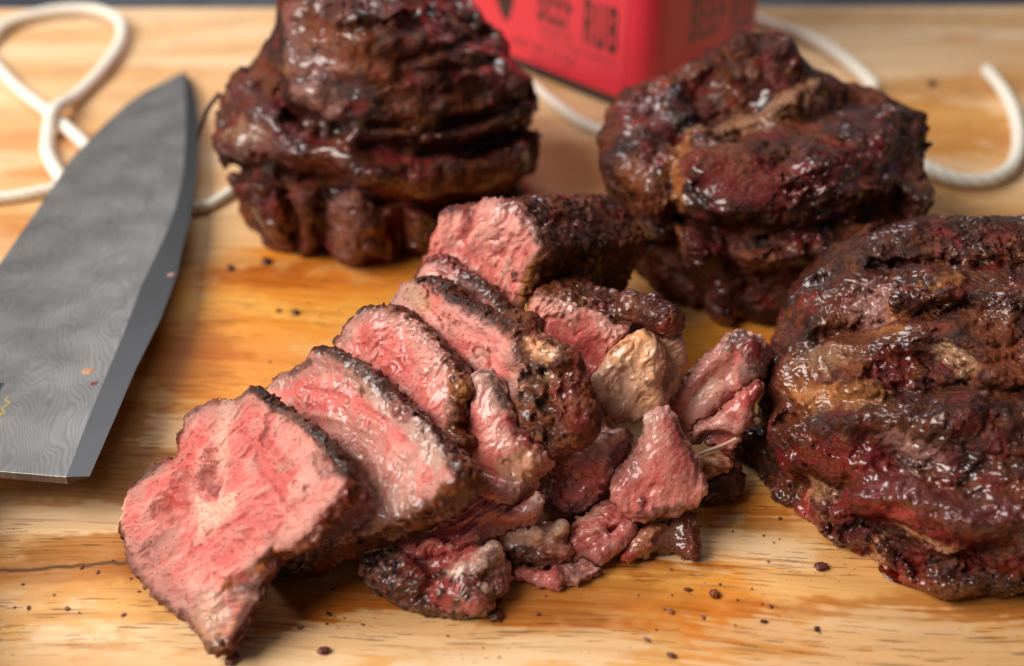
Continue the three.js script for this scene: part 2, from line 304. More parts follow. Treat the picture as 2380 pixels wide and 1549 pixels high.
function march(sdf) {                       // first point of a pixel's ray on a surface, or its closest approach
  return (px, py) => { const d = rayDir(px, py); let t = 0.12, best = 1e9, bt = t; for (let i = 0; i < 160 && t < 0.9; i++) { const s = sdf(EYE.x + d.x * t, EYE.y + d.y * t, EYE.z + d.z * t); if (s < best) { best = s; bt = t; } if (s < 2e-4) break; t += clamp(s * 0.7, 3e-4, 0.02); } return EYE.clone().addScaledVector(d, bt); };
}
// ---- a roast: left and right profile by height around an upright axis, then its folds
function roast({ cx, cz, rows, depth, top, cell, feats, seed = 0, lump = 1, tone = 0, paint, carve }) {
  const H = rows.map((r) => r[0]);
  const prof = (y, s) => { const t = clamp(y, H[0], H[H.length - 1]); let i = 0; while (i < H.length - 2 && t > H[i + 1]) i++; const u = sst(0, 1, (t - H[i]) / (H[i + 1] - H[i])), a = rows[i], b = rows[i + 1]; return a[s] + (b[s] - a[s]) * u; };
  const base = (x, y, z) => {
    const dx = x - cx, dz = (z - cz) / depth, rho = Math.hypot(dx, dz) + 1e-9, c = dx / rho;
    const R = prof(y, 1) * (0.5 - 0.5 * c) + prof(y, 2) * (0.5 + 0.5 * c), q1 = rho - R, q2 = y - Math.max(top(x, z), 0.015), q3 = -y - 0.002;
    const r = 0.010, m1 = q1 + r, m2 = Math.max(q2, q3) + r;
    return (Math.min(Math.max(m1, m2), 0) + Math.hypot(Math.max(m1, 0), Math.max(m2, 0)) - r) * 0.86;
  };
  const piece = { frame: AXES, cell, carve, hit: march(base), sunk: true };
  const F = feats.map((f) => feature(piece, f)); for (const f of F) f.gain = 1.1;
  const shapeF = F.filter((f) => f.type !== 'c');
  piece.full = (x, y, z) => {
    const wx = x + 0.0022 * N3(x * 45, y * 45, z * 45), wy = y + 0.0022 * N3(x * 45 + 9, y * 45, z * 45), wz = z + 0.0022 * N3(x * 45, y * 45 + 9, z * 45);
    const dx = x - cx, dz = z - cz, rho = Math.hypot(dx, dz) + 1e-6, sp = y - 0.75 * rho + 0.004 * Math.atan2(dz, dx) + 0.004 * N3(x * 22, y * 22, z * 22 + seed);
    const b1 = N3(dx / rho * 1.5 + seed, sp * 62, dz / rho * 1.5), b2 = N3(dx / rho * 4 + seed, sp * 150, dz / rho * 4), fibre = N3(dx / rho * 7 + seed, sp * 520, dz / rho * 7), crease = Math.pow(1 - Math.abs(b1), 6), crease2 = Math.pow(1 - Math.abs(b2), 5);
    let d = base(wx, wy, wz) - lump * (0.0022 * N3(x * 34, y * 40, z * 34 + 3) - 0.0036 * crease - 0.0012 * crease2 + 0.0010 * b1 + 0.0007 * b2);
    d = applyShape(shapeF, d, wx, wy, wz);
    if (d > 0.006 || d < -0.008) return d;
    return d - barkBump(x, y, z) - 0.0005 * fibre * sst(-0.2, 0.4, N3(x * 50, y * 50 + 9, z * 50)) - 0.00028 * Math.max(0, N3(x * 560, y * 560 + 8, z * 560)) * 2;
  };
  piece.paint = (x, y, z, nx, ny, nz) => { const s = bark(x, y, z, tone); paint?.(s, x, y, z); const wx = x + 0.0022 * N3(x * 45, y * 45, z * 45), wy = y + 0.0022 * N3(x * 45 + 9, y * 45, z * 45), wz = z + 0.0022 * N3(x * 45, y * 45 + 9, z * 45); applyPaint(F, s, wx, wy, wz);
    const gr = N3(x * 900, y * 900, z * 900); s.c = mixc(s.c, PAL.dark, 0.45 * sst(0.35, 0.7, gr)); return s; };
  let r = 0; for (const q of rows) r = Math.max(r, q[1], q[2]);
  r += 0.014; let ymax = 0; for (let a = -1; a <= 1; a += 0.1) for (let b = -1; b <= 1; b += 0.1) ymax = Math.max(ymax, top(cx + a * r, cz + b * r));
  piece.lo = [cx - r, -0.002, cz - r * depth]; piece.hi = [cx + r, ymax + 0.012, cz + r * depth];
  return piece;
}
// ---- a slab: an outline on an inclined plane, with thickness behind it
function spline(pts, per = 4) { const c = new THREE.CatmullRomCurve3(pts.map(([x, y]) => V(x, y, 0)), true, 'centripetal'); return c.getPoints(pts.length * per).slice(0, -1).map((p) => [p.x, p.y]); }
function slab({ poly, at, h, n, thick, round = 0.003, cell = 0.0006, feats = [], style = 'meat', rag = 1, relief = 1, fibre = 0, rim = 0.0035, carve, bend, tone = -0.2, wetness = 0.55, hue = 0, back = 'crust', ang = 0, sideStyle = 'crust', sunk = false }) {
  const N = V(...n).normalize(), A = at.isVector3 ? at : ground(at[0], at[1], h);
  const X = V(0, 1, 0).cross(N).normalize(), Y = N.clone().cross(X), frame = { O: A, X, Y, Z: N };
  const loc = (x, y, z) => { x -= A.x; y -= A.y; z -= A.z; return [x * X.x + y * X.y + z * X.z, x * Y.x + y * Y.y + z * Y.z, x * N.x + y * N.y + z * N.z]; };
  const L = spline(poly).map(([px, py]) => { const p = onPlane(px, py, A, N); return loc(p.x, p.y, p.z); });
  let u0 = 1e9, u1 = -1e9, v0 = 1e9, v1 = -1e9; for (const [a, b] of L) { u0 = Math.min(u0, a); u1 = Math.max(u1, a); v0 = Math.min(v0, b); v1 = Math.max(v1, b); }
  const M = 0.008, gs = 0.0008; u0 -= M; v0 -= M; u1 += M; v1 += M;
  const nu = Math.ceil((u1 - u0) / gs) + 2, nv = Math.ceil((v1 - v0) / gs) + 2, S = new Float32Array(nu * nv);
  for (let j = 0; j < nv; j++) for (let i = 0; i < nu; i++) {
    const x = u0 + i * gs, y = v0 + j * gs; let best = 1e9, inside = false;
    for (let k = 0, p = L.length - 1; k < L.length; p = k++) {
      const ax = L[p][0], ay = L[p][1], ex = L[k][0] - ax, ey = L[k][1] - ay, wx = x - ax, wy = y - ay, t = clamp((wx * ex + wy * ey) / (ex * ex + ey * ey + 1e-12)), dx = wx - ex * t, dy = wy - ey * t;
      best = Math.min(best, dx * dx + dy * dy);
      if ((ay > y) !== (L[k][1] > y) && x < ex * (y - ay) / ey + ax) inside = !inside;
    }
    S[j * nu + i] = Math.sqrt(best) * (inside ? -1 : 1);
  }
  const d2 = (u, v) => { const a = clamp((u - u0) / gs, 0, nu - 1.001), b = clamp((v - v0) / gs, 0, nv - 1.001), i = a | 0, j = b | 0, s = a - i, t = b - j, q = j * nu + i; return (S[q] * (1 - s) + S[q + 1] * s) * (1 - t) + (S[q + nu] * (1 - s) + S[q + nu + 1] * s) * t; };
  const ca = Math.cos(ang), sa = Math.sin(ang);
  const piece = { frame, cell, carve, sunk, hit: (px, py) => onPlane(px, py, A, N), behind: (px, py, gap) => onPlane(px, py, A, N).addScaledVector(N, -gap) };
  const F = feats.map((f) => feature(piece, f)), shapeF = F.filter((f) => f.type !== 'c'), lobes = F.filter((f) => f.type === 't');
  const fib = (u, v) => { const w1 = 0.003 * N2(u * 40 + hue, v * 40) + 0.0015 * N2(u * 110, v * 110 + hue), a = u * ca + v * sa + w1, b = -u * sa + v * ca + w1; return [N2(a * 95 + hue, b * 420), N2(a * 260, b * 1100 + hue), N2(a * 60, b * 150 + hue * 3)]; };
  piece.full = (x, y, z) => {
    const [u, v, w0] = loc(x, y, z), w = w0 + (bend ? bend(u, v) : 0);
    let q = d2(u, v);
    if (w > 0.02 || w < -thick - 0.02 || q > M * 0.9) { const far = Math.max(q, w, -thick - w); if (!lobes.length) return far; const d = applyShape(shapeF, far, x, y, z); return d > 0.005 || d < -0.006 ? d : d - barkBump(x, y, z); }
    q += rag * (0.0013 * N3(x * 120, y * 120, z * 120) + 0.0007 * N3(x * 340, y * 340, z * 340));
    const wd1 = q + round, wd2 = Math.abs(w + thick / 2) - thick / 2 + round;
    let d = Math.min(Math.max(wd1, wd2), 0) + Math.hypot(Math.max(wd1, 0), Math.max(wd2, 0)) - round;
    d = applyShape(shapeF, d, x, y, z);
    if (d > 0.005 || d < -0.006) return d;
    const face = sst(-0.004, -0.0005, w) * sst(0, -0.003, q), [f1, f2, f3] = fib(u, v);
    d -= face * relief * (0.00045 * f3 + 0.0003 * f1 + 0.00038 * f2 + 0.00025 * N3(x * 140, y * 140, z * 140) + 0.0007 * N3(x * 60, y * 60, z * 60 + hue)) + (1 - face) * barkBump(x, y, z) * (style === 'fat' ? 0.45 : 0.9);
    return d;
  };
  piece.paint = (x, y, z, nx, ny, nz) => {
    const [u, v, w0] = loc(x, y, z), w = w0 + (bend ? bend(u, v) : 0), facing = nx * N.x + ny * N.y + nz * N.z, q = d2(u, v);
    const j1 = N3(x * 160, y * 160, z * 160), j2 = N3(x * 480, y * 480, z * 480), [f1, f2, f3] = fib(u, v);
    let s;
    const cr = bark(x, y, z, tone);
    if (style === 'fat') {
      s = { c: mixc(FAT, FATO, sst(-0.4, 0.6, fbm(x, y, z, 90, 3) + 0.15)), wet: wetness + 0.25 * j1, cls: 'fat' };
      s.c = mixc(s.c, PAL.pale, 0.5 * sst(0, 0.6, N3(x * 60, y * 60 + 8, z * 60))); s.c = mixc(s.c, PAL.tan, 0.3 * sst(0.35, 0.7, f1 * 0.6 + j1 * 0.6));
      const e = sst(-rim, 0, q + 0.0012 * j1); s.c = mixc(s.c, PAL.rust, 0.5 * e);
    } else {
      let c = mixc(PAL.pink, PAL.pale, sst(-0.35, 0.95, 0.45 * f3 + 0.3 * f1 + 0.25 * f2 + 0.5 * N3(x * 55 + hue, y * 55, z * 55)));
      c = mixc(c, PAL.rose, 0.6 * sst(0.1, 0.8, -f3 * 0.4 + 0.3 * f2 + 0.6 * N3(x * 70 + hue, y * 70, z * 70)));
      c = mixc(c, PAL.grey, 0.55 * sst(0.1, 0.7, N3(x * 90, y * 90 + hue, z * 90)));
      c = mixc(c, PAL.pale, 0.5 * sst(0.35, 0.95, f2 + 0.3 * f1));
      c = mixc(c, PAL.ruby, 0.42 * sst(0.3, 0.85, -f2 - 0.3 * f1));
      const e0 = sst(-rim * 2.6, -rim * 0.6, q + 0.002 * j1 + 0.0008 * j2), e1 = sst(-0.0010, 0.0003, q + 0.0010 * j1 + 0.0006 * j2);
      c = mixc(c, mixc(PAL.grey, PAL.mauve, 0.5 + 0.5 * j1), 0.62 * e0);
      if (style === 'crust') c = mixc(cr.c, PAL.brown, 0.3);
      const toCrust = sideStyle === 'meat' ? 0 : Math.max(e1, sst(0.62, 0.3, facing + 0.2 * j1) * sst(-0.0035, -0.0015, Math.max(q, -w - 0.0045) + 0.0008 * j1));
      s = { c: mixc(c, mixc(cr.c, PAL.rust, 0.12), toCrust), wet: wetness + 0.28 * N3(x * 85, y * 85, z * 85 + hue) + 0.15 * j2, cls: toCrust > 0.5 || style === 'crust' ? 'crust' : 'meat' };
      if (back === 'crust' && w < -thick + 0.001) { s.c = cr.c; s.cls = 'crust'; }
    }
    applyPaint(F, s, x, y, z);
    const spk = N3(x * 620, y * 620, z * 620 + 77); if (spk > 0.80) s.c = mixc(s.c, PAL.dark, 0.75 * sst(0.80, 0.86, spk));
    return s;
  };
  piece.lo = [u0 - 0.004, v0 - 0.004, -thick - 0.006]; piece.hi = [u1 + 0.004, v1 + 0.004, 0.010];
  for (const f of F) if (f.type === 't') for (let i = 0; i < f.P.length; i += 3) { const l = loc(f.P[i], f.P[i + 1], f.P[i + 2]); for (let a = 0; a < 3; a++) { piece.lo[a] = Math.min(piece.lo[a], l[a] - f.r - 0.004); piece.hi[a] = Math.max(piece.hi[a], l[a] + f.r + 0.004); } }
  return piece;
}
// ---------------------------------------------------------------- the carved roast, front pieces first
const CARVED = 'pieces of the carved roast';
const Q = { cat: 'meat slice' };
function put(key, piece, label, name = 'meat_slice', category = 'meat slice') { makeThing(piece, { key, name, label, category, group: CARVED }); return piece; }
const S1 = slab({
  poly: G1([[770, 110], [830, 140], [900, 200], [1000, 265], [1090, 330], [1150, 380], [1200, 440], [1240, 500], [1275, 600], [1262, 650], [1200, 720], [1120, 810], [1060, 890], [1010, 935], [900, 972], [860, 1010], [815, 1095], [790, 1200], [720, 1330], [640, 1430], [590, 1470], [530, 1490], [500, 1440], [470, 1370], [430, 1320], [360, 1290], [290, 1230], [220, 1170], [160, 1080], [130, 1000], [110, 920], [85, 870], [95, 800], [90, 740], [110, 680], [150, 620], [190, 580], [260, 510], [330, 480], [365, 470], [370, 420], [360, 390], [395, 330], [400, 290], [450, 240], [520, 200], [590, 170], [640, 180], [700, 150]]),
  at: [285, 1230], h: 0.008, n: [-0.50, 0.77, 0.39], thick: 0.0068, cell: 0.00048, relief: 1.1, ang: 0.9, hue: 2, rim: 0.003, wetness: 0.18,
  feats: [
    ['g', G1([[680, 1135], [760, 1105], [830, 1065], [880, 1000]]), 3, 3.2], ['g', G1([[760, 1180], [680, 1330]]), 9, 3.0], ['b', G1([[640, 1105], [760, 1060], [850, 985], [1000, 900]]), 3.2, 1.4],
    ['c', G1([[640, 1150], [760, 1095], [850, 1020], [900, 972]]), 1.6, 0, PAL.amber, 0.9, 0.8], ['c', G1([[690, 1180], [780, 1130]]), 4, 0, PAL.brown, 0.6, 0.8],
    ['c', G1([[540, 1230], [580, 1290]]), 6, 0, PAL.grey, 0.9, 0.6], ['c', G1([[550, 1240], [575, 1280]]), 4, 0, FAT, 0.6, 0.7], ['c', G1([[500, 1330], [560, 1400]]), 5, 0, PAL.tan, 0.7, 0.7], ['b', G1([[540, 1210], [560, 1340]]), 6, 1.0], ['c', G1([[700, 1220], [640, 1340], [600, 1440]]), 2.6, 0, PAL.amber, 0.85, 0.7], ['c', G1([[740, 1280], [660, 1410]]), 2, 0, PAL.dark, 0.8, 0.7], ['c', G1([[545, 1470], [600, 1450]]), 4, 0, PAL.brown, 0.8, 0.7],
    ['g', G1([[590, 480], [575, 560], [590, 640], [570, 690]]), 4.5, 2.0], ['c', G1([[640, 200], [610, 330], [620, 470], [600, 600], [620, 700]]), 3.4, 0, FATW, 0.5, 0.4], ['c', G1([[480, 760], [560, 790], [650, 740], [520, 850]]), 5, 0, FATW, 0.7, 0.6], ['g', G1([[460, 780], [470, 850], [520, 890]]), 3, 1.2],
    ['g', G1([[420, 600], [440, 620]]), 5, 3.6, PAL.ruby, 0.55], ['g', G1([[320, 740], [340, 770]]), 5, 3.4, PAL.ruby, 0.55], ['g', G1([[540, 600], [580, 650]]), 4.5, 1.8, PAL.ruby, 0.6], ['g', G1([[280, 950], [360, 880]]), 5, 2.2, PAL.mauve, 0.6], ['g', G1([[420, 760], [440, 850], [400, 930]]), 5, 2.0, PAL.rose, 0.5],
    ['b', G1([[370, 640], [480, 560]]), 7, 1.6], ['b', G1([[200, 700], [160, 850], [200, 1000]]), 8, 1.4], ['b', G1([[700, 700], [760, 800]]), 12, 1.4],
    ['g', G1([[860, 280], [870, 330], [830, 400], [880, 440], [960, 520], [985, 560]]), 1.9, 1.5, PAL.ruby, 0.5], ['g', G1([[800, 480], [850, 560], [920, 620], [950, 690]]), 2.0, 1.8, PAL.rose, 0.6], ['g', G1([[720, 360], [790, 420], [830, 500]]), 1.4, 0.9, PAL.rose, 0.4], ['g', G1([[960, 460], [1040, 390]]), 1.5, 1.2, PAL.brown, 0.5], ['g', G1([[1000, 620], [1080, 660]]), 1.5, 0.9], ['g', G1([[1100, 470], [1110, 530]]), 1.5, 1.1, PAL.brown, 0.4],
    ['c', G1([[950, 330], [1040, 420], [1090, 520], [1150, 620], [1050, 760], [1000, 880]]), 7, 0, PAL.pale, 0.65], ['c', G1([[600, 1000], [700, 900], [560, 960]]), 9, 0, PAL.rose, 0.35], ['c', G1([[250, 560], [330, 520]]), 5, 0, PAL.mauve, 0.6], ['c', G1([[100, 780], [110, 740]]), 3, 0, FAT, 0.9, 0.5],
    ['b', G1([[800, 140], [900, 210], [1010, 285], [1110, 360], [1190, 450], [1240, 540]]), 3.4, 0.9], ['c', G1([[770, 125], [860, 175], [960, 250], [1050, 320], [1110, 365]]), 2.0, 0, PAL.dark, 0.9, 0.6], ['c', G1([[1110, 365], [1190, 450], [1235, 540]]), 2.9, 0, PAL.black, 0.9, 0.7], ['c', G1([[1140, 480], [1190, 520]]), 5, 0, PAL.brown, 0.6, 0.6],
    ['c', G1([[150, 625], [230, 565], [330, 490]]), 2.6, 0, PAL.dark, 0.7], ['c', G1([[360, 400], [400, 310], [450, 250]]), 2.4, 0, PAL.brown, 0.7], ['c', G1([[110, 930], [135, 1000], [190, 1120], [290, 1235], [420, 1320], [480, 1400]]), 1.9, 0, PAL.dark, 1, 0.6], ['c', G1([[170, 1000], [240, 1100], [340, 1190], [450, 1270]]), 8, 0, PAL.mauve, 0.55], ['c', G1([[240, 1030], [330, 1000], [300, 930]]), 7, 0, PAL.mauve, 0.4], ['c', G1([[400, 300], [480, 260], [700, 190]]), 5, 0, PAL.mauve, 0.45], ['c', G1([[380, 480], [480, 420], [540, 340]]), 6, 0, PAL.rose, 0.5],
    ['c', G1([[1270, 620], [1200, 720], [1060, 890], [1010, 940]]), 1.5, 0, PAL.red, 0.9, 0.8]],
});
put('S1', S1, 'broad pink slice lying foremost on the board with a pointed fatty tip');
const S2 = slab({
  poly: [[600, 905], [640, 870], [690, 840], [740, 802], [790, 820], [860, 872], [930, 940], [1010, 1020], [1078, 1100], [1000, 1175], [860, 1232], [740, 1290], [655, 1335], [560, 1260], [560, 1000]],
  at: [730, 1290], h: 0.013, n: [-0.60, 0.68, 0.42], thick: 0.012, cell: 0.0005, ang: -0.75, hue: 5, rim: 0.0035, wetness: 0.52, relief: 1.0, carve: ['S1'],
  feats: [
    ['g', G2([[40, 1050], [200, 1080], [380, 1150], [480, 1230]]), 1.7, 1.3, PAL.ruby, 0.6], ['g', G2([[30, 870], [200, 900], [350, 960], [520, 1060], [640, 1180]]), 1.5, 1.0, PAL.rose, 0.6], ['g', G2([[260, 1280], [400, 1400]]), 1.7, 1.2, PAL.brown, 0.5], ['g', G2([[480, 1180], [560, 1260], [640, 1330]]), 1.7, 1.0],
    ['c', G2([[30, 900], [250, 930], [420, 1030], [560, 1130]]), 4.5, 0, PAL.pink, 0.7, 0.7], ['c', G2([[60, 970], [250, 990], [420, 1090]]), 1.6, 0, PAL.rose, 0.8], ['c', G2([[250, 1130], [380, 1270], [480, 1400], [600, 1500]]), 9, 0, PAL.grey, 0.6, 0.95],
    ['c', G2([[330, 750], [430, 840], [560, 960], [690, 1060], [780, 1180], [850, 1300]]), 4.2, 0, PAL.grey, 0.85, 0.85], ['c', G2([[700, 1060], [750, 1130], [840, 1330]]), 3, 0, PAL.grey, 0.8, 0.95], ['c', G2([[580, 970], [640, 1030]]), 3, 0, PAL.red, 0.7, 0.9], ['b', G2([[590, 990]]), 3, 1.4],
    ['b', G2([[100, 640], [230, 660], [380, 740], [480, 820]]), 4.5, 2.2], ['c', G2([[-100, 780], [60, 720], [200, 700]]), 5, 0, PAL.mauve, 0.75], ['c', G2([[120, 620], [250, 640], [380, 720], [470, 800], [560, 890]]), 3.2, 0, PAL.dark, 0.85, 0.7], ['c', G2([[-50, 760], [120, 670]]), 2, 0, PAL.brown, 0.8],
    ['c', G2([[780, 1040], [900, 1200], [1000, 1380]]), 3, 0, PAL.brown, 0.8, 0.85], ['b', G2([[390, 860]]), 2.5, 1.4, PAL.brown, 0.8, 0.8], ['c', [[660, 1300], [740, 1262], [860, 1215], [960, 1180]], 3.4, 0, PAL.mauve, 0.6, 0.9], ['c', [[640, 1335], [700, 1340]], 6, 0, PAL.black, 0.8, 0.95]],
});
put('S2', S2, 'wet pink slice with brown rim propped behind the pointed slice');
// the small pieces that fell to the board in front
const P1 = slab({
  poly: G4([[50, 1040], [110, 960], [260, 905], [400, 870], [590, 760], [740, 620], [860, 480], [1000, 455], [1160, 465], [1200, 560], [1290, 600], [1370, 540], [1355, 610], [1290, 680], [1100, 720], [980, 790], [930, 880], [990, 880], [1050, 862], [1100, 950], [1110, 1050], [1095, 1160], [1010, 1220], [985, 1330], [850, 1352], [700, 1362], [520, 1388], [350, 1320], [200, 1250], [85, 1130]]),
  at: [960, 1425], h: 0.003, n: [-0.18, 0.84, 0.51], thick: 0.016, round: 0.005, cell: 0.00045, relief: 2.2, ang: 0.6, hue: 14, wetness: 0.92, rim: 0.001, sideStyle: 'meat', carve: ['S2', 'S1'],
  feats: [
    ['b', G4([[150, 1000], [400, 1080], [600, 1200], [900, 1250]]), 9, 3.0], ['g', G4([[320, 900], [480, 980], [620, 1010], [720, 1010]]), 3, 2.4], ['g', G4([[560, 1010], [590, 1120], [560, 1260]]), 3, 2.2, PAL.black, 0.6], ['b', G4([[780, 1050], [900, 1010], [1020, 930], [1050, 890]]), 5, 3.2], ['g', G4([[1110, 1010], [1020, 1100], [860, 1120]]), 2.5, 1.4],
    ['c', G4([[80, 1060], [250, 1010], [420, 1090], [480, 1220], [380, 1290], [220, 1170]]), 9, 0, PAL.dark, 1, 0.9], ['c', G4([[540, 1140], [700, 1180], [850, 1210], [960, 1130], [900, 1300], [700, 1310], [560, 1280]]), 9, 0, PAL.brown, 1, 0.9], ['c', G4([[400, 1020], [520, 1090]]), 5, 0, PAL.ruby, 0.5, 0.95], ['t', G4([[420, 875], [600, 835], [780, 765], [900, 690]]), 2.2, 0.8, PAL.rose, 0.7, 0.95], ['t', G4([[470, 935], [640, 905], [820, 855], [900, 800]]), 2.0, 0.7, PAL.ruby, 0.6, 0.95], ['t', G4([[700, 725], [850, 645], [1000, 600], [1120, 600]]), 2.4, 0.8, PAL.pink, 0.7, 0.95], ['t', G4([[1120, 640], [1250, 650], [1340, 590], [1368, 545]]), 1.8, 0.4, PAL.rose, 0.6, 0.95], ['c', G4([[800, 1050], [920, 1000], [1030, 920], [1060, 890]]), 4.4, 0, FATW, 0.92, 0.8], ['c', G4([[1050, 960], [1080, 1080]]), 3, 0, PAL.brown, 0.8, 0.8],
    ['c', G4([[640, 1220], [760, 1200], [700, 1250]]), 4, 0, PAL.rose, 0.8, 0.95], ['b', G4([[690, 1220]]), 5, 2.5], ['b', G4([[910, 1300]]), 4, 2.4, PAL.pink, 0.7, 0.95], ['b', G4([[975, 1190]]), 2.2, 1.6, FATW, 0.8],
    ['c', G4([[450, 880], [620, 960], [760, 970], [880, 940]]), 4, 0, PAL.rose, 0.85, 0.95], ['c', G4([[560, 800], [720, 760], [820, 640], [1000, 540], [1150, 560]]), 8, 0, PAL.pink, 0.85, 0.95], ['c', G4([[700, 780], [860, 720]]), 6, 0, PAL.rose, 0.6, 0.95], ['g', G4([[470, 830], [640, 850], [780, 790], [900, 700]]), 2.4, 1.4], ['g', G4([[760, 640], [850, 580], [1000, 590], [1150, 610]]), 2.5, 2.2], ['b', G4([[800, 700], [950, 650], [1150, 650], [1300, 620]]), 4, 1.6], ['b', G4([[880, 530], [1050, 490]]), 6, 1.8], ['c', G4([[1300, 620], [1365, 555]]), 2.5, 0, FATW, 0.8, 0.9]],
});
put('P1', P1, 'glistening red offcut with dark crusted front and a pale fat knob', 'meat_offcut', 'meat offcut');
const P5 = slab({
  poly: G4([[1000, 830], [1050, 725], [1180, 720], [1300, 692], [1400, 720], [1480, 690], [1590, 690], [1602, 740], [1560, 830], [1640, 910], [1620, 980], [1500, 1010], [1400, 1060], [1330, 1030], [1200, 1000], [1115, 990], [1090, 880]]),
  at: [1250, 1305], h: 0.007, n: [-0.05, 0.72, 0.69], thick: 0.012, round: 0.005, cell: 0.00045, hue: 18, style: 'fat', wetness: 0.85, carve: ['P1'],
  feats: [['c', G4([[1130, 900], [1250, 900], [1380, 930], [1500, 900], [1600, 940]]), 5.5, 0, PAL.red, 0.75, 0.95], ['c', G4([[1150, 970], [1300, 960], [1450, 1000]]), 4, 0, PAL.dark, 0.8, 0.95], ['b', G4([[1150, 770], [1300, 760]]), 5, 1.8, FATW, 0.85, 0.85], ['b', G4([[1380, 790]]), 4, 2, FATW, 0.8, 0.85], ['b', G4([[1540, 740]]), 4, 1.8, FATW, 0.8, 0.85], ['g', G4([[1440, 740], [1450, 860]]), 3, 2], ['g', G4([[1100, 850], [1300, 850], [1420, 880]]), 2.5, 1.6], ['b', G4([[1490, 900], [1580, 930]]), 4.5, 2], ['g', G4([[1340, 900], [1360, 1000]]), 2.5, 1.6]],
});
put('P5', P5, 'lumpy strip of fat with dark red glazed crust beside the fat knob', 'fat_lump', 'fat lump');
const P2 = slab({
  poly: G5([[80, 1400], [110, 1375], [180, 1385], [260, 1380], [330, 1345], [430, 1330], [480, 1330], [545, 1375], [500, 1400], [450, 1435], [390, 1440], [330, 1462], [240, 1455], [180, 1440], [120, 1415]]),
  at: [1300, 1350], h: 0.003, n: [0, 0.93, 0.36], thick: 0.005, round: 0.0015, cell: 0.0004, relief: 1.6, hue: 21, wetness: 0.85, rim: 0.001, rag: 1.8, sideStyle: 'meat', carve: ['P1', 'P5'],
  feats: [['b', G5([[120, 1395], [250, 1415], [300, 1440]]), 4, 1.2], ['c', G5([[110, 1390], [230, 1410]]), 4, 0, PAL.pink, 0.8], ['b', G5([[300, 1400], [290, 1455]]), 3.4, 2.0, PAL.rose, 0.6], ['c', G5([[400, 1390], [500, 1375]]), 5, 0, PAL.mauve, 0.8], ['g', G5([[240, 1380], [330, 1400]]), 2, 1.2]],
});
put('P2', P2, 'thin ragged pink shred lying flat under the glazed fat strip', 'meat_shred', 'meat shred');
const P4 = slab({
  poly: G5([[660, 1320], [690, 1250], [730, 1170], [840, 1130], [1000, 1075], [1060, 1070], [1088, 1160], [1092, 1300], [1030, 1312], [960, 1282], [880, 1290], [800, 1315], [690, 1342]]),
  at: [1540, 1298], h: 0.004, n: [0.02, 0.80, 0.60], thick: 0.014, round: 0.005, cell: 0.00045, relief: 1.8, hue: 25, style: 'crust', wetness: 0.92, carve: [],
  feats: [['b', G5([[670, 1320], [760, 1230], [840, 1170]]), 5, 2.0, PAL.rose, 0.8, 0.95], ['c', G5([[770, 1260], [830, 1200], [900, 1160]]), 5, 0, PAL.tan, 0.6, 0.95], ['g', G5([[850, 1230], [930, 1190], [960, 1130]]), 3, 2.4], ['g', G5([[930, 1270], [950, 1180]]), 3, 2.2], ['b', G5([[1010, 1120], [1020, 1220], [1040, 1290]]), 5, 2.4], ['g', G5([[1000, 1250], [985, 1150]]), 2.4, 2], ['g', G5([[1055, 1160], [1070, 1280]]), 2, 1.5], ['c', G5([[900, 1250], [1000, 1270]]), 6, 0, PAL.purple, 0.5]],
});
put('P4', P4, 'small dark brown scrap with a pink tail on bare wood beside the shreds', 'meat_offcut', 'meat offcut');
const P3 = slab({
  poly: G5([[330, 1190], [400, 1120], [480, 1075], [590, 1000], [680, 1050], [700, 1120], [705, 1190], [640, 1260], [560, 1300], [500, 1310], [430, 1335], [380, 1300]]),
  at: [1400, 1300], h: 0.004, n: [-0.05, 0.85, 0.52], thick: 0.014, round: 0.004, cell: 0.00045, relief: 1.8, hue: 29, wetness: 0.95, rim: 0.001, sideStyle: 'meat', rag: 1.6, carve: ['P5', 'P2', 'P4', 'P1'],
  feats: [['t', G5([[375, 1310], [430, 1250], [500, 1200], [580, 1140]]), 2.6, 0.5, PAL.ruby, 0.6, 0.95], ['t', G5([[420, 1330], [480, 1270], [540, 1220]]), 2.2, 0.3, PAL.rose, 0.7, 0.95], ['t', G5([[530, 1310], [600, 1260], [680, 1200]]), 2.6, 0.6, PAL.ruby, 0.6, 0.95], ['t', G5([[350, 1230], [420, 1170], [470, 1150]]), 2.0, 0.4, PAL.rose, 0.6, 0.95], ['b', G5([[400, 1280], [480, 1190], [560, 1120], [640, 1080]]), 5, 2.6, PAL.rose, 0.75, 0.95], ['g', G5([[500, 1290], [560, 1200], [650, 1130]]), 2.4, 1.6, PAL.ruby, 0.7], ['b', G5([[540, 1280], [630, 1220], [680, 1150]]), 5, 2.4, PAL.ruby, 0.6, 0.95], ['c', G5([[470, 1120], [540, 1090]]), 3.4, 0, FAT, 0.8], ['b', G5([[500, 1110]]), 3, 1.2], ['g', G5([[420, 1180], [500, 1140]]), 2.5, 1.8]],
});
put('P3', P3, 'twisted dark red shreds of meat between fat strip and brown scrap', 'meat_shred', 'meat shred');
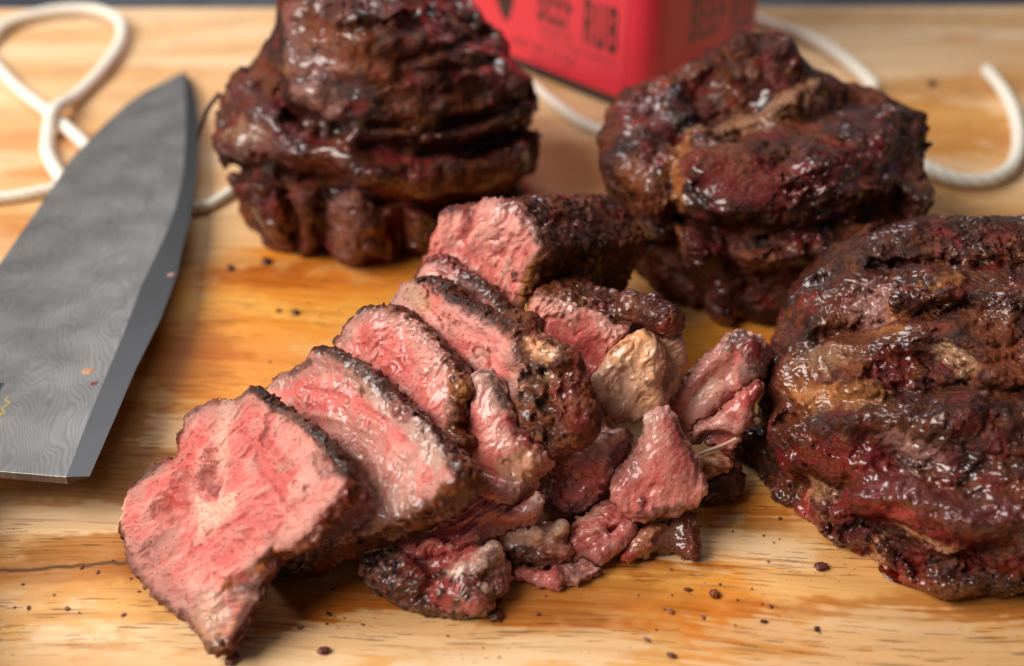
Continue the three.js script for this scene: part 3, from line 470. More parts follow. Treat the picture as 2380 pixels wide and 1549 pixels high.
const C3 = slab({
  poly: G5([[600, 995], [640, 885], [700, 800], [750, 720], [800, 660], [838, 565], [880, 540], [940, 570], [970, 640], [1040, 720], [1080, 800], [1110, 880], [1128, 965], [1080, 1040], [1000, 1085], [900, 1108], [770, 1142], [700, 1110], [640, 1055]]),
  at: [1500, 1205], h: 0.015, n: [0.02, 0.62, 0.78], thick: 0.013, round: 0.004, cell: 0.0005, relief: 0.6, ang: 1.2, hue: 33, wetness: 0.72, rim: 0.001, sideStyle: 'meat', carve: ['P3', 'P4'],
  feats: [['b', G5([[850, 560], [870, 700], [900, 850]]), 9, 3.2], ['c', G5([[830, 900], [900, 800], [980, 900]]), 10, 0, PAL.rose, 0.5], ['c', G5([[700, 850], [760, 760], [830, 680]]), 5, 0, PAL.pale, 0.7], ['c', G5([[970, 960], [1050, 940], [930, 1020]]), 7, 0, PAL.pale, 0.6], ['t', G5([[800, 570], [830, 620], [850, 680]]), 2.0, 0.2, FATW, 0.8, 0.8], ['c', G5([[640, 900], [680, 860]]), 5, 0, PAL.red, 0.5], ['c', G5([[640, 1000], [700, 1080], [760, 1110]]), 4.5, 0, PAL.pink, 0.7, 0.9], ['c', G5([[760, 1120], [900, 1080], [980, 1080]]), 3.2, 0, PAL.dark, 0.8, 0.8], ['c', G5([[1080, 1030], [1125, 960], [1100, 880]]), 1.6, 0, PAL.tan, 0.9], ['b', G5([[765, 1020]]), 1.5, 1.2, PAL.dark, 0.9], ['g', G5([[700, 940], [800, 960], [880, 920]]), 2, 0.8], ['c', G5([[960, 600], [1030, 700], [1090, 830]]), 2.4, 0, PAL.brown, 0.8]],
});
put('C3', C3, 'pointed pink chunk with fat flap resting on the dark red shreds', 'meat_chunk', 'meat chunk');
const C2 = slab({
  poly: G5([[235, 880], [250, 800], [290, 740], [360, 680], [450, 640], [470, 560], [530, 560], [580, 610], [660, 615], [672, 700], [655, 800], [610, 870], [560, 945], [500, 1010], [420, 1070], [330, 1098], [250, 1082], [200, 1030]]),
  at: [1300, 1192], h: 0.011, n: [-0.22, 0.70, 0.68], thick: 0.022, round: 0.006, cell: 0.0005, hue: 37, ang: -0.6, wetness: 0.85, relief: 1.3, rim: 0.001, sideStyle: 'meat', carve: ['P1', 'P5', 'P3', 'C3'],
  feats: [['c', G5([[480, 570], [560, 620], [640, 650]]), 4.5, 0, FATW, 0.9, 0.9], ['b', G5([[620, 640]]), 4, 1.8, FATW, 0.8, 0.9], ['b', G5([[400, 760], [500, 740]]), 8, 2.0], ['c', G5([[400, 730], [540, 700]]), 6, 0, PAL.pale, 0.8], ['c', G5([[300, 850], [420, 900]]), 8, 0, PAL.rose, 0.5], ['c', G5([[655, 740], [605, 870], [520, 980], [410, 1060], [280, 1085]]), 3.2, 0, PAL.brown, 0.85, 0.9], ['c', G5([[230, 940], [240, 1040]]), 4, 0, PAL.dark, 0.7], ['g', G5([[280, 850], [360, 930], [400, 1000]]), 2, 1.0], ['g', G5([[320, 800], [420, 880], [460, 950]]), 2, 1.0], ['g', G5([[250, 900], [310, 980], [330, 1050]]), 2, 1.0]],
});
put('C2', C2, 'ridged pink chunk with translucent fat cap and dark crusted flank', 'meat_chunk', 'meat chunk');
const C1 = slab({
  poly: G2([[1080, 785], [1130, 768], [1190, 790], [1240, 870], [1280, 960], [1330, 1040], [1400, 1150], [1450, 1200], [1500, 1260], [1470, 1330], [1420, 1390], [1390, 1450], [1340, 1510], [1300, 1590], [1200, 1600], [1050, 1570], [1020, 1450], [1000, 1300], [990, 1150], [1010, 1000], [1055, 880]]),
  at: [1160, 1170], h: 0.023, n: [-0.36, 0.66, 0.66], thick: 0.014, round: 0.004, cell: 0.0005, relief: 0.7, ang: 1.3, hue: 41, wetness: 0.82, rim: 0.001, sideStyle: 'meat', carve: ['P1', 'C2', 'S2', 'P5'],
  feats: [['b', G2([[1130, 800], [1180, 1000], [1230, 1200]]), 9, 3], ['c', G2([[1120, 800], [1180, 880], [1230, 960]]), 5.5, 0, PAL.grey, 0.85, 0.8], ['c', G2([[1130, 775], [1210, 850], [1280, 970]]), 2.4, 0, PAL.dark, 0.8, 0.8], ['c', G2([[1050, 1000], [1080, 1200], [1150, 1350]]), 8, 0, PAL.pink, 0.7, 0.9], ['c', G2([[1200, 1080], [1250, 1170], [1320, 1150]]), 5, 0, PAL.pale, 0.8, 0.9], ['c', G2([[1310, 1080], [1380, 1160], [1450, 1230]]), 3.4, 0, PAL.red, 0.9, 0.95], ['b', G2([[1340, 1240], [1390, 1200]]), 3, 1.5, PAL.red, 0.85, 0.95], ['c', G2([[1380, 1300], [1380, 1400], [1300, 1350]]), 5, 0, PAL.tan, 0.75, 0.8], ['g', G2([[1230, 1260], [1300, 1330], [1330, 1430]]), 2, 1.2], ['g', G2([[1060, 1350], [1180, 1400], [1300, 1450]]), 2.4, 1.6], ['b', G2([[1150, 1490], [1300, 1500]]), 6, 1.6], ['c', G2([[1330, 1470], [1280, 1560]]), 4, 0, PAL.mauve, 0.6]],
});
put('C1', C1, 'upright pink wedge with browned tip leaning on the carved slices', 'meat_chunk', 'meat chunk');
const S3 = slab({
  poly: [...G2([[190, 560], [235, 500], [260, 440], [320, 372], [400, 325], [470, 330], [550, 335], [620, 372], [690, 450], [770, 525], [850, 605], [910, 665], [940, 745], [950, 850], [975, 975], [940, 1080], [1010, 1180]]), [1000, 1060], [880, 960], [800, 880]],
  at: S2.behind(930, 950, 0.0135), n: [-0.62, 0.62, 0.48], thick: 0.011, cell: 0.0005, ang: 1.1, hue: 9, rim: 0.0032, wetness: 0.55, carve: ['S1', 'S2', 'C1', 'P1', 'C2'],
  feats: [
    ['c', G2([[400, 560], [500, 640], [600, 760]]), 6, 0, PAL.rose, 0.5], ['c', G2([[640, 440], [740, 560], [830, 700], [880, 850]]), 5, 0, PAL.pale, 0.7, 0.8], ['c', G2([[280, 480], [420, 400], [560, 400]]), 4, 0, PAL.mauve, 0.55], ['g', G2([[480, 600], [600, 700], [680, 800]]), 1.6, 1.0, PAL.rose, 0.5], ['g', G2([[620, 480], [640, 620], [700, 760]]), 1.8, 1.0], ['b', G2([[470, 500]]), 7, 1.2],
    ['t', G2([[985, 820], [1010, 870]]), 3.2, 3, PAL.amber, 0.8, 0.8], ['c', G2([[900, 680], [940, 780], [955, 900]]), 2.2, 0, PAL.rust, 0.8, 0.8], ['t', G2([[940, 980], [960, 1040]]), 2.2, 0.5, PAL.pale, 0.5, 0.95], ['c', G2([[250, 460], [330, 375], [430, 335]]), 2.6, 0, PAL.dark, 0.85, 0.7]],
});
put('S3', S3, 'narrow pink slice with domed top tucked behind the wet brown rimmed slice');
const S4 = slab({
  poly: [...G2([[545, 310], [590, 220], [650, 180], [740, 142], [850, 172], [950, 262], [1060, 330], [1170, 385], [1260, 432], [1330, 495], [1385, 600], [1400, 760], [1380, 880], [1300, 960], [1200, 1080], [1100, 1080]]), [1000, 940], [930, 840], [850, 760]],
  at: S3.behind(1050, 860, 0.0135), n: [-0.60, 0.58, 0.55], thick: 0.012, cell: 0.0005, ang: -0.5, hue: 46, rim: 0.003, wetness: 0.3, sunk: true, carve: ['S3', 'C1', 'S2', 'C2'],
  feats: [
    ['c', G2([[620, 260], [700, 300], [640, 340]]), 6, 0, PAL.grey, 0.8], ['c', G2([[700, 280], [770, 330]]), 4, 0, PAL.tan, 0.7], ['g', G2([[790, 230], [850, 320], [870, 410]]), 2.4, 1.8, PAL.pink, 0.5], ['b', G2([[820, 240], [880, 400]]), 2, 1.2], ['c', G2([[900, 430], [1050, 480], [1180, 560], [1260, 640]]), 6, 0, PAL.pale, 0.7], ['g', G2([[960, 480], [1060, 520], [1200, 560]]), 1.5, 0.9, PAL.rose, 0.5], ['g', G2([[880, 430], [1000, 560], [1180, 660], [1260, 760]]), 1.6, 1.0, PAL.rose, 0.6], ['g', G2([[1080, 640], [1200, 640]]), 1.6, 1.0], ['c', G2([[750, 150], [900, 240], [1050, 330], [1200, 400], [1300, 470]]), 4, 0, PAL.dark, 0.85, 0.6],
    ['c', G2([[1380, 780], [1330, 860]]), 5, 0, PAL.pale, 0.6, 0.8],
    ['t', G2([[1350, 480], [1400, 500]]), 5, 4], ['t', G2([[1390, 600], [1380, 680]]), 5, 3, PAL.mauve, 0.6, 0.98], ['t', G2([[1470, 620], [1530, 640]]), 4.6, 5, FATO, 0.75, 0.8], ['t', G2([[1450, 740], [1560, 690], [1640, 720]]), 5.6, 7, PAL.rust, 0.7, 0.9], ['t', G2([[1660, 760], [1690, 790]]), 4, 8, PAL.red, 0.6, 0.95], ['t', G2([[1420, 820], [1440, 900]]), 5.5, 5, PAL.tan, 0.5, 0.8], ['t', G2([[1490, 780], [1510, 860], [1480, 940]]), 5.5, 4, PAL.dark, 0.8, 0.98], ['t', G2([[1590, 830], [1580, 920]]), 5.5, 7, PAL.tan, 0.6, 0.85], ['t', G2([[1670, 890], [1690, 970], [1730, 1040]]), 6.5, 6, PAL.red, 0.55, 0.98], ['t', G2([[1400, 980], [1440, 1080], [1500, 1140]]), 7, 5, PAL.dark, 0.6, 0.9], ['t', G2([[1560, 1040], [1600, 1120], [1680, 1090]]), 7, 7, PAL.brown, 0.6, 0.9], ['t', G2([[1520, 1170], [1560, 1200]]), 6, 9, PAL.dark, 0.7, 0.8], ['t', G2([[1330, 920], [1370, 1000]]), 5.5, 4, PAL.mauve, 0.6, 0.85],
    ['g', G2([[1400, 540], [1445, 690], [1420, 780]]), 2.6, 2.0, PAL.dark, 0.7, 0.9], ['g', G2([[1505, 720], [1545, 810], [1530, 950]]), 2.6, 2.0, PAL.black, 0.7, 0.9], ['g', G2([[1400, 900], [1460, 920], [1520, 1000], [1620, 1020]]), 2.6, 2.0, PAL.black, 0.7, 0.9], ['g', G2([[1640, 770], [1630, 880], [1650, 1000], [1620, 1080]]), 2.6, 2.0, PAL.black, 0.7, 0.9], ['g', G2([[1390, 770], [1480, 775]]), 2.6, 2.0, PAL.dark, 0.6, 0.9], ['g', G2([[1450, 1040], [1510, 1090], [1560, 1150]]), 2.6, 2.0, PAL.black, 0.6, 0.9], ['c', G2([[1460, 620], [1540, 640]]), 3, 0, FATO, 0.8, 0.95]],
});
put('S4', S4, 'long pink slice ending in a lumpy dark glazed crust');
const C5 = slab({
  poly: G5([[1040, 660], [1075, 605], [1170, 565], [1240, 480], [1300, 425], [1350, 400], [1395, 368], [1425, 420], [1385, 470], [1370, 590], [1310, 640], [1290, 700], [1245, 785], [1190, 740], [1130, 720]]),
  at: [1665, 1060], h: 0.014, n: [-0.12, 0.58, 0.80], thick: 0.012, round: 0.005, cell: 0.00045, hue: 51, relief: 0.6, wetness: 0.75, rim: 0.0015, sideStyle: 'meat', carve: ['C3'],
  feats: [['k', G5([[1095, 672], [1170, 665], [1230, 680]]), 3.0, 0, PAL.ruby, 0.9, 0.9], ['b', G5([[1060, 650], [1100, 615], [1200, 600], [1290, 640]]), 3, 2.0, PAL.pale, 0.8, 0.8], ['b', G5([[1200, 560], [1290, 500], [1380, 400]]), 5, 2.2], ['c', G5([[1280, 500], [1340, 450]]), 5, 0, PAL.rose, 0.6, 0.9], ['c', G5([[1370, 395], [1410, 420]]), 4, 0, PAL.red, 0.8, 0.95], ['b', G5([[1330, 560]]), 4, 1.8, PAL.pale, 0.5], ['b', G5([[1300, 610]]), 3, 1.6], ['c', G5([[1200, 720], [1250, 770]]), 5, 0, PAL.pink, 0.8]],
});
put('C5', C5, 'curled pink tube of meat and fat with a hollow end', 'meat_shred', 'meat shred');
const C7 = slab({
  poly: G5([[1085, 850], [1110, 780], [1170, 770], [1220, 790], [1268, 815], [1240, 860], [1180, 880], [1130, 900]]),
  at: [1670, 1095], h: 0.013, n: [-0.05, 0.65, 0.75], thick: 0.010, round: 0.004, cell: 0.00045, style: 'fat', hue: 53, wetness: 0.8, carve: ['C3', 'C5'], feats: [['b', G5([[1220, 815]]), 4, 1.6, PAL.rose, 0.5, 0.9], ['c', G5([[1110, 860], [1180, 850]]), 4, 0, PAL.rust, 0.7]],
});
put('C7', C7, 'little browned fat nub below the curled tube', 'fat_lump', 'fat lump');
const C6 = slab({
  poly: G5([[1060, 1040], [1090, 930], [1130, 860], [1230, 830], [1310, 800], [1345, 880], [1325, 970], [1280, 1032], [1180, 1050]]),
  at: [1690, 1178], h: 0.003, n: [0.05, 0.62, 0.78], thick: 0.020, round: 0.006, style: 'crust', tone: 0.25, hue: 55, wetness: 0.6, carve: ['C3', 'C7', 'C5', 'P4'], feats: [['g', G5([[1180, 900], [1250, 1000]]), 3, 2]],
});
put('C6', C6, 'dark brown lump in the shade below the curled tube', 'meat_chunk', 'meat chunk');
const C4 = slab({
  poly: G5([[905, 520], [955, 410], [1020, 325], [1090, 243], [1170, 172], [1262, 104], [1340, 132], [1428, 180], [1416, 300], [1385, 400], [1320, 440], [1230, 500], [1120, 620], [1050, 720], [960, 640]]),
  at: C5.behind(1600, 985, 0.006), n: [-0.30, 0.50, 0.81], thick: 0.016, round: 0.005, cell: 0.0005, relief: 0.6, ang: 0.9, hue: 58, wetness: 0.7, rim: 0.0015, sideStyle: 'meat', carve: ['C5', 'C3', 'C7', 'C6'],
  feats: [['b', G5([[960, 500], [1060, 350], [1180, 230]]), 6, 1.8, PAL.pale, 0.7], ['g', G5([[1010, 520], [1090, 420], [1190, 310]]), 4, 1.6, PAL.pink, 0.7], ['c', G5([[1050, 460], [1120, 360]]), 2.2, 0, PAL.rust, 0.6], ['b', G5([[1060, 540], [1150, 430]]), 5, 1.6, FATW, 0.7], ['c', G5([[1290, 130], [1350, 160], [1400, 250], [1370, 360]]), 7, 0, PAL.dark, 0.85, 0.8], ['c', G5([[1370, 180], [1410, 220]]), 3.6, 0, PAL.red, 0.8, 0.9], ['b', G5([[1330, 200], [1360, 320]]), 6, 2.5], ['c', G5([[1200, 330], [1280, 300]]), 5, 0, PAL.grey, 0.4], ['c', G5([[980, 560], [1100, 560], [1180, 470]]), 5, 0, PAL.pink, 0.5], ['g', G5([[1230, 350], [1290, 230], [1290, 130]]), 3, 1.6]],
});
put('C4', C4, 'pale slanting strip with dark crusted top beside the whole glazed roast', 'meat_chunk', 'meat chunk');
const FA = slab({
  poly: G3([[1380, 1160], [1430, 1055], [1530, 965], [1625, 900], [1700, 930], [1770, 990], [1795, 1100], [1775, 1250], [1790, 1390], [1700, 1450], [1600, 1485], [1460, 1470], [1410, 1340]]),
  at: C2.behind(1440, 1010, 0.012), n: [-0.20, 0.40, 0.90], thick: 0.009, round: 0.0035, cell: 0.0005, style: 'fat', hue: 61, wetness: 0.72, rag: 0.6, rim: 0.001, ang: 1.3, carve: ['C2', 'C3', 'C4', 'S4', 'C1'],
  feats: [['g', G3([[1540, 1150], [1560, 1280], [1590, 1350], [1570, 1450]]), 2.6, 1.2, PAL.rust, 0.6], ['c', G3([[1430, 1060], [1530, 970], [1630, 905]]), 3.5, 0, PAL.amber, 0.4], ['b', G3([[1440, 1140], [1530, 1030]]), 6, 1.2], ['c', G3([[1480, 1200], [1500, 1350]]), 10, 0, [0.76, 0.43, 0.30], 0.8], ['c', G3([[1690, 1150], [1700, 1300]]), 6, 0, FATO, 0.5], ['b', G3([[1700, 1205]]), 1.8, 1.0, PAL.dark, 0.9], ['c', G3([[1460, 1020], [1560, 950]]), 1.4, 0, PAL.rust, 0.9], ['t', G3([[1390, 1180], [1400, 1290]]), 2.2, 1.0, FATW, 0.7, 0.8]],
});
put('FA', FA, 'upright slab of pale golden fat with a tan vertical seam', 'fat_slab', 'fat slab');
const FB = slab({
  poly: G3([[1720, 890], [1830, 845], [1910, 900], [1950, 1000], [1945, 1100], [1900, 1210], [1840, 1340], [1790, 1400], [1700, 1400], [1660, 1200], [1650, 1000]]),
  at: FA.behind(1560, 860, 0.010), n: [0.05, 0.42, 0.90], thick: 0.010, round: 0.004, cell: 0.0005, style: 'fat', hue: 64, wetness: 0.5, rag: 0.7, rim: 0.0015, carve: ['FA', 'C4', 'C3'],
  feats: [['c', G3([[1850, 950], [1870, 1150]]), 12, 0, PAL.grey, 0.7], ['c', G3([[1780, 870], [1900, 880]]), 4, 0, PAL.brown, 0.7], ['c', G3([[1790, 1000], [1800, 1300]]), 3, 0, PAL.tan, 0.7]],
});
put('FB', FB, 'greyish fat slab with browned top behind the golden fat slab', 'fat_slab', 'fat slab');
const S6 = slab({
  poly: G3([[885, 850], [925, 730], [975, 655], [1060, 660], [1200, 718], [1330, 758], [1450, 838], [1552, 905], [1530, 1000], [1560, 1200], [1560, 1420], [1420, 1420], [1280, 1300], [1150, 1130], [1000, 980]]),
  at: FA.behind(1410, 900, 0.006), n: [-0.42, 0.30, 0.86], thick: 0.026, round: 0.003, cell: 0.00055, hue: 67, ang: 1.4, wetness: 0.6, rim: 0.002, relief: 1.4, carve: ['FA', 'FB', 'S4', 'C4'],
  feats: [['c', G3([[960, 700], [1100, 720], [1250, 780]]), 2.6, 0, PAL.pale, 0.6], ['c', G3([[1300, 830], [1430, 880], [1520, 920]]), 5, 0, PAL.pale, 0.7], ['c', G3([[920, 760], [950, 830]]), 3, 0, PAL.amber, 0.5], ['g', G3([[1290, 850], [1330, 950], [1290, 1080]]), 4, 1.8, PAL.rose, 0.5], ['g', G3([[1130, 820], [1180, 920], [1170, 980]]), 3, 1.2], ['g', G3([[1400, 980], [1360, 1080]]), 3.5, 1.6], ['c', G3([[1200, 1000], [1300, 1150], [1380, 1300]]), 10, 0, PAL.rose, 0.7, 0.7], ['t', G3([[1590, 750], [1700, 770], [1800, 830]]), 5.5, 11, PAL.purple, 0.5, 0.85]],
});
put('S6', S6, 'thick pink chunk with granular red crust on top behind the fat slabs', 'meat_chunk', 'meat chunk');
const S45 = slab({
  poly: [...G3([[240, 500], [290, 440], [340, 415], [420, 412], [480, 450], [560, 520], [640, 580], [720, 640], [800, 720], [850, 800]]), [1180, 800], [1080, 760], [960, 700]],
  at: S4.behind(1020, 650, 0.0135), n: [-0.58, 0.55, 0.60], thick: 0.007, cell: 0.0006, hue: 70, wetness: 0.6, rim: 0.0025, carve: ['S4', 'S6'],
  feats: [['c', G3([[360, 420], [450, 470], [520, 540]]), 5, 0, PAL.red, 0.6, 0.8], ['c', G3([[560, 560], [700, 660], [800, 760]]), 5, 0, PAL.dark, 0.8]],
});
put('S45', S45, 'thin slice with dark red rim wedged between long slice and thick end piece');
const S5 = slab({
  poly: [...G3([[255, 470], [300, 390], [340, 260], [390, 132], [480, 112], [575, 112], [598, 86], [700, 75], [820, 78], [900, 140], [960, 230], [1010, 310], [1050, 400], [1000, 500], [950, 620], [920, 720], [880, 830]]), [1170, 800], [1050, 700]],
  at: S45.behind(1150, 720, 0.010), n: [-0.62, 0.36, 0.70], thick: 0.060, round: 0.004, cell: 0.0007, hue: 73, ang: 1.2, wetness: 0.55, rim: 0.002, relief: 1.8, carve: ['S4', 'S45', 'S6', 'FB'], tone: 0.18,
  feats: [['g', G3([[590, 100], [570, 220], [540, 330], [560, 450]]), 5, 3.2, PAL.rose, 0.5], ['g', G3([[490, 180], [470, 300], [480, 400]]), 3, 1.6], ['b', G3([[680, 180], [680, 330]]), 9, 2.0, PAL.pale, 0.5], ['c', G3([[700, 130], [800, 200], [900, 280]]), 8, 0, PAL.pale, 0.4], ['c', G3([[1000, 480], [930, 620], [880, 760]]), 3, 0, PAL.amber, 0.4], ['b', G3([[870, 540]]), 2.2, 1.2, PAL.black, 0.9], ['c', G3([[400, 130], [560, 120]]), 3, 0, PAL.purple, 0.5], ['c', G3([[300, 420], [360, 300]]), 5, 0, PAL.pink, 0.6]],
});
put('S5', S5, 'thick end piece with pink cut face and rough brown back', 'meat_chunk', 'meat chunk');

// loose strands that hang from pieces
function strand(parentName, pts, r, color) {
  const root = scene.children.find((o) => o.name === parentName), c = new THREE.CatmullRomCurve3(pts.map((p) => p.clone().sub(root.position)));
  const o = new THREE.Mesh(new THREE.TubeGeometry(c, 24, r, 7), new THREE.MeshPhysicalMaterial({ color: new THREE.Color(...color), roughness: 0.3 })); o.name = 'loose_strand'; root.add(shade(o));
}
strand('meat_shred_002', [C5.hit(1712, 1020), C5.hit(1680, 1035), C5.hit(1645, 1048), C5.hit(1610, 1062)], 0.0005, FATW);
// ---------------------------------------------------------------- the three whole roasts
const ROAST = 'whole smoked roasts on the board';
const dome = (cx, cz, R, h, edge, p = 2) => (x, z) => h - edge * Math.pow(Math.hypot(x - cx, z - cz) / R, p);
{
  const cx = 0.144, cz = -0.2885, R = 0.068;
  const piece = roast({
    cx, cz, depth: 0.98, cell: 0.00058, tone: -0.05, seed: 3, lump: 0.4, carve: ['C4', 'C5', 'C6', 'C7'],
    rows: [[0, 0.066, 0.068], [0.012, 0.068, 0.069], [0.028, 0.068, 0.070], [0.042, 0.063, 0.067], [0.055, 0.054, 0.060], [0.07, 0.045, 0.05]],
    top: dome(cx + 0.005, cz - 0.012, R, 0.057, 0.018),
    feats: [
      ['c', G6([[260, 290], [380, 210], [520, 150], [700, 100], [900, 100], [1047, 120]]), 13, 0, PAL.dark, 0.55], ['c', G6([[650, 330], [850, 380], [1000, 420]]), 16, 0, PAL.dark, 0.35], ['b', G6([[230, 300], [350, 210], [500, 140], [700, 85], [900, 85], [1047, 100]]), 11, 3.5], ['g', G6([[300, 300], [420, 255], [520, 250], [620, 228], [760, 250], [900, 262], [1047, 268]]), 4.5, 3.6, PAL.dark, 0.4, 1],
      ['c', G6([[460, 310], [490, 360], [500, 410]]), 7, 0, PAL.mauve, 0.85, 1], ['g', G6([[480, 350], [500, 410]]), 7, 1.5], ['b', G6([[555, 410], [620, 365], [720, 362], [800, 325]]), 5, 3.6, PAL.amber, 0.55, 0.9], ['c', G6([[530, 500], [560, 490]]), 5, 0, PAL.amber, 0.5, 0.9], ['g', G6([[520, 440], [600, 450], [720, 410], [850, 400]]), 4, 2.6],
      ['b', G6([[640, 290], [720, 280], [800, 300]]), 5, 2.0], ['b', G6([[280, 430], [380, 400], [400, 330]]), 7, 2.5], ['g', G6([[290, 530], [340, 500], [420, 480]]), 5, 3.4, PAL.dark, 0.5], ['c', G6([[290, 580], [350, 590]]), 6, 0, PAL.tan, 0.45, 0.95],
      ['b', G6([[410, 600], [480, 550], [560, 600]]), 8, 3.4], ['c', G6([[430, 560], [500, 540]]), 6, 0, PAL.rust, 0.7, 0.9], ['b', G6([[560, 530], [640, 520], [720, 550], [790, 610]]), 5.5, 3.4, PAL.brown, 0.5, 0.8], ['g', G6([[610, 640], [680, 655], [740, 680]]), 10, 4.5, PAL.black, 0.6, 1],
      ['g', G6([[700, 530], [800, 590], [850, 650]]), 5, 3.6], ['c', G6([[740, 560], [810, 600], [850, 640]]), 4, 0, PAL.tan, 0.7, 0.9], ['b', G6([[830, 480], [900, 540], [960, 640], [1047, 690]]), 10, 3.4], ['b', G6([[860, 340], [960, 360], [1047, 330]]), 10, 2.4], ['c', G6([[980, 650], [1047, 640]]), 9, 0, PAL.rust, 0.7, 0.9], ['c', G6([[900, 470], [960, 540]]), 8, 0, PAL.rust, 0.5],
      ['b', G6([[170, 700], [280, 725], [400, 745], [500, 735]]), 5.5, 2.4, PAL.amber, 0.6, 0.95], ['c', G6([[190, 640], [240, 660]]), 7, 0, PAL.rust, 0.8, 0.9], ['c', G6([[250, 720], [420, 750]]), 3, 0, PAL.amber, 0.6, 0.95], ['c', G6([[130, 620], [160, 760]]), 5, 0, PAL.purple, 0.7, 1],
      ['g', G6([[190, 830], [330, 775], [520, 752], [640, 725], [800, 695], [1047, 740]]), 5, 5, PAL.dark, 0.4], ['b', G6([[180, 905], [300, 830], [500, 790], [750, 765], [1000, 790]]), 13, 5.5], ['c', G6([[400, 830], [600, 830], [800, 820], [1000, 860]]), 13, 0, PAL.dark, 0.45, 0.8], ['c', G6([[190, 920], [340, 960], [520, 1000]]), 7, 0, PAL.red, 0.85, 0.9], ['c', G6([[570, 880], [690, 930]]), 4.5, 0, PAL.mauve, 0.8, 0.9], ['g', G6([[480, 900], [600, 950], [760, 980], [900, 1010]]), 4, 2.4],
      ['g', G6([[230, 1060], [340, 1115], [420, 1050], [560, 1020], [700, 1030], [850, 1080]]), 5, 4.0, PAL.dark, 0.4], ['b', G6([[350, 1165], [400, 1110], [520, 1065], [640, 1085], [780, 1135], [900, 1200], [1047, 1200]]), 7, 4.5, PAL.purple, 0.75, 0.95], ['c', G6([[400, 1150], [560, 1160], [700, 1230], [850, 1280]]), 8, 0, PAL.red, 0.8, 0.6], ['c', G6([[520, 1130], [660, 1180]]), 4, 0, PAL.ruby, 0.7], ['c', G6([[560, 1230], [700, 1300], [830, 1320]]), 3, 0, PAL.tan, 0.7],
      ['g', G6([[340, 1185], [450, 1195], [540, 1235], [600, 1295], [700, 1345], [800, 1350], [900, 1300], [1047, 1230]]), 5, 4.2, PAL.brown, 0.5], ['b', G6([[250, 1180], [300, 1275], [450, 1330], [600, 1395], [720, 1410]]), 13, 4], ['c', G6([[250, 1200], [320, 1270], [450, 1330], [600, 1390]]), 8, 0, PAL.ruby, 0.62, 0.75], ['c', G6([[430, 1240], [540, 1370]]), 5, 0, PAL.purple, 0.7], ['c', G6([[500, 1290], [512, 1380]]), 4, 0, FATO, 0.75, 0.8],
      ['g', G6([[395, 1220], [410, 1320]]), 2, 1.4], ['g', G6([[455, 1235], [470, 1350]]), 2, 1.4], ['g', G6([[340, 1210], [345, 1290]]), 2, 1.3], ['g', G6([[560, 1300], [575, 1390]]), 2, 1.4], ['g', G6([[620, 1330], [640, 1400]]), 2, 1.4], ['c', G6([[232, 1090], [238, 1240]]), 4, 0, PAL.ruby, 0.8, 0.9], ['b', G6([[250, 1080], [300, 1130]]), 5, 2, FATO, 0.4],
      ['t', G6([[70, 940], [130, 1000], [200, 1060]]), 9, 10, PAL.dark, 0.8, 0.75]],
  });
  makeThing(piece, { key: 'FR', name: 'roast', label: 'largest whole roast, wet and red at its folded foot, rimmed with dark juice', category: 'roast', group: ROAST, parts: { crust: 'bark' } });
}
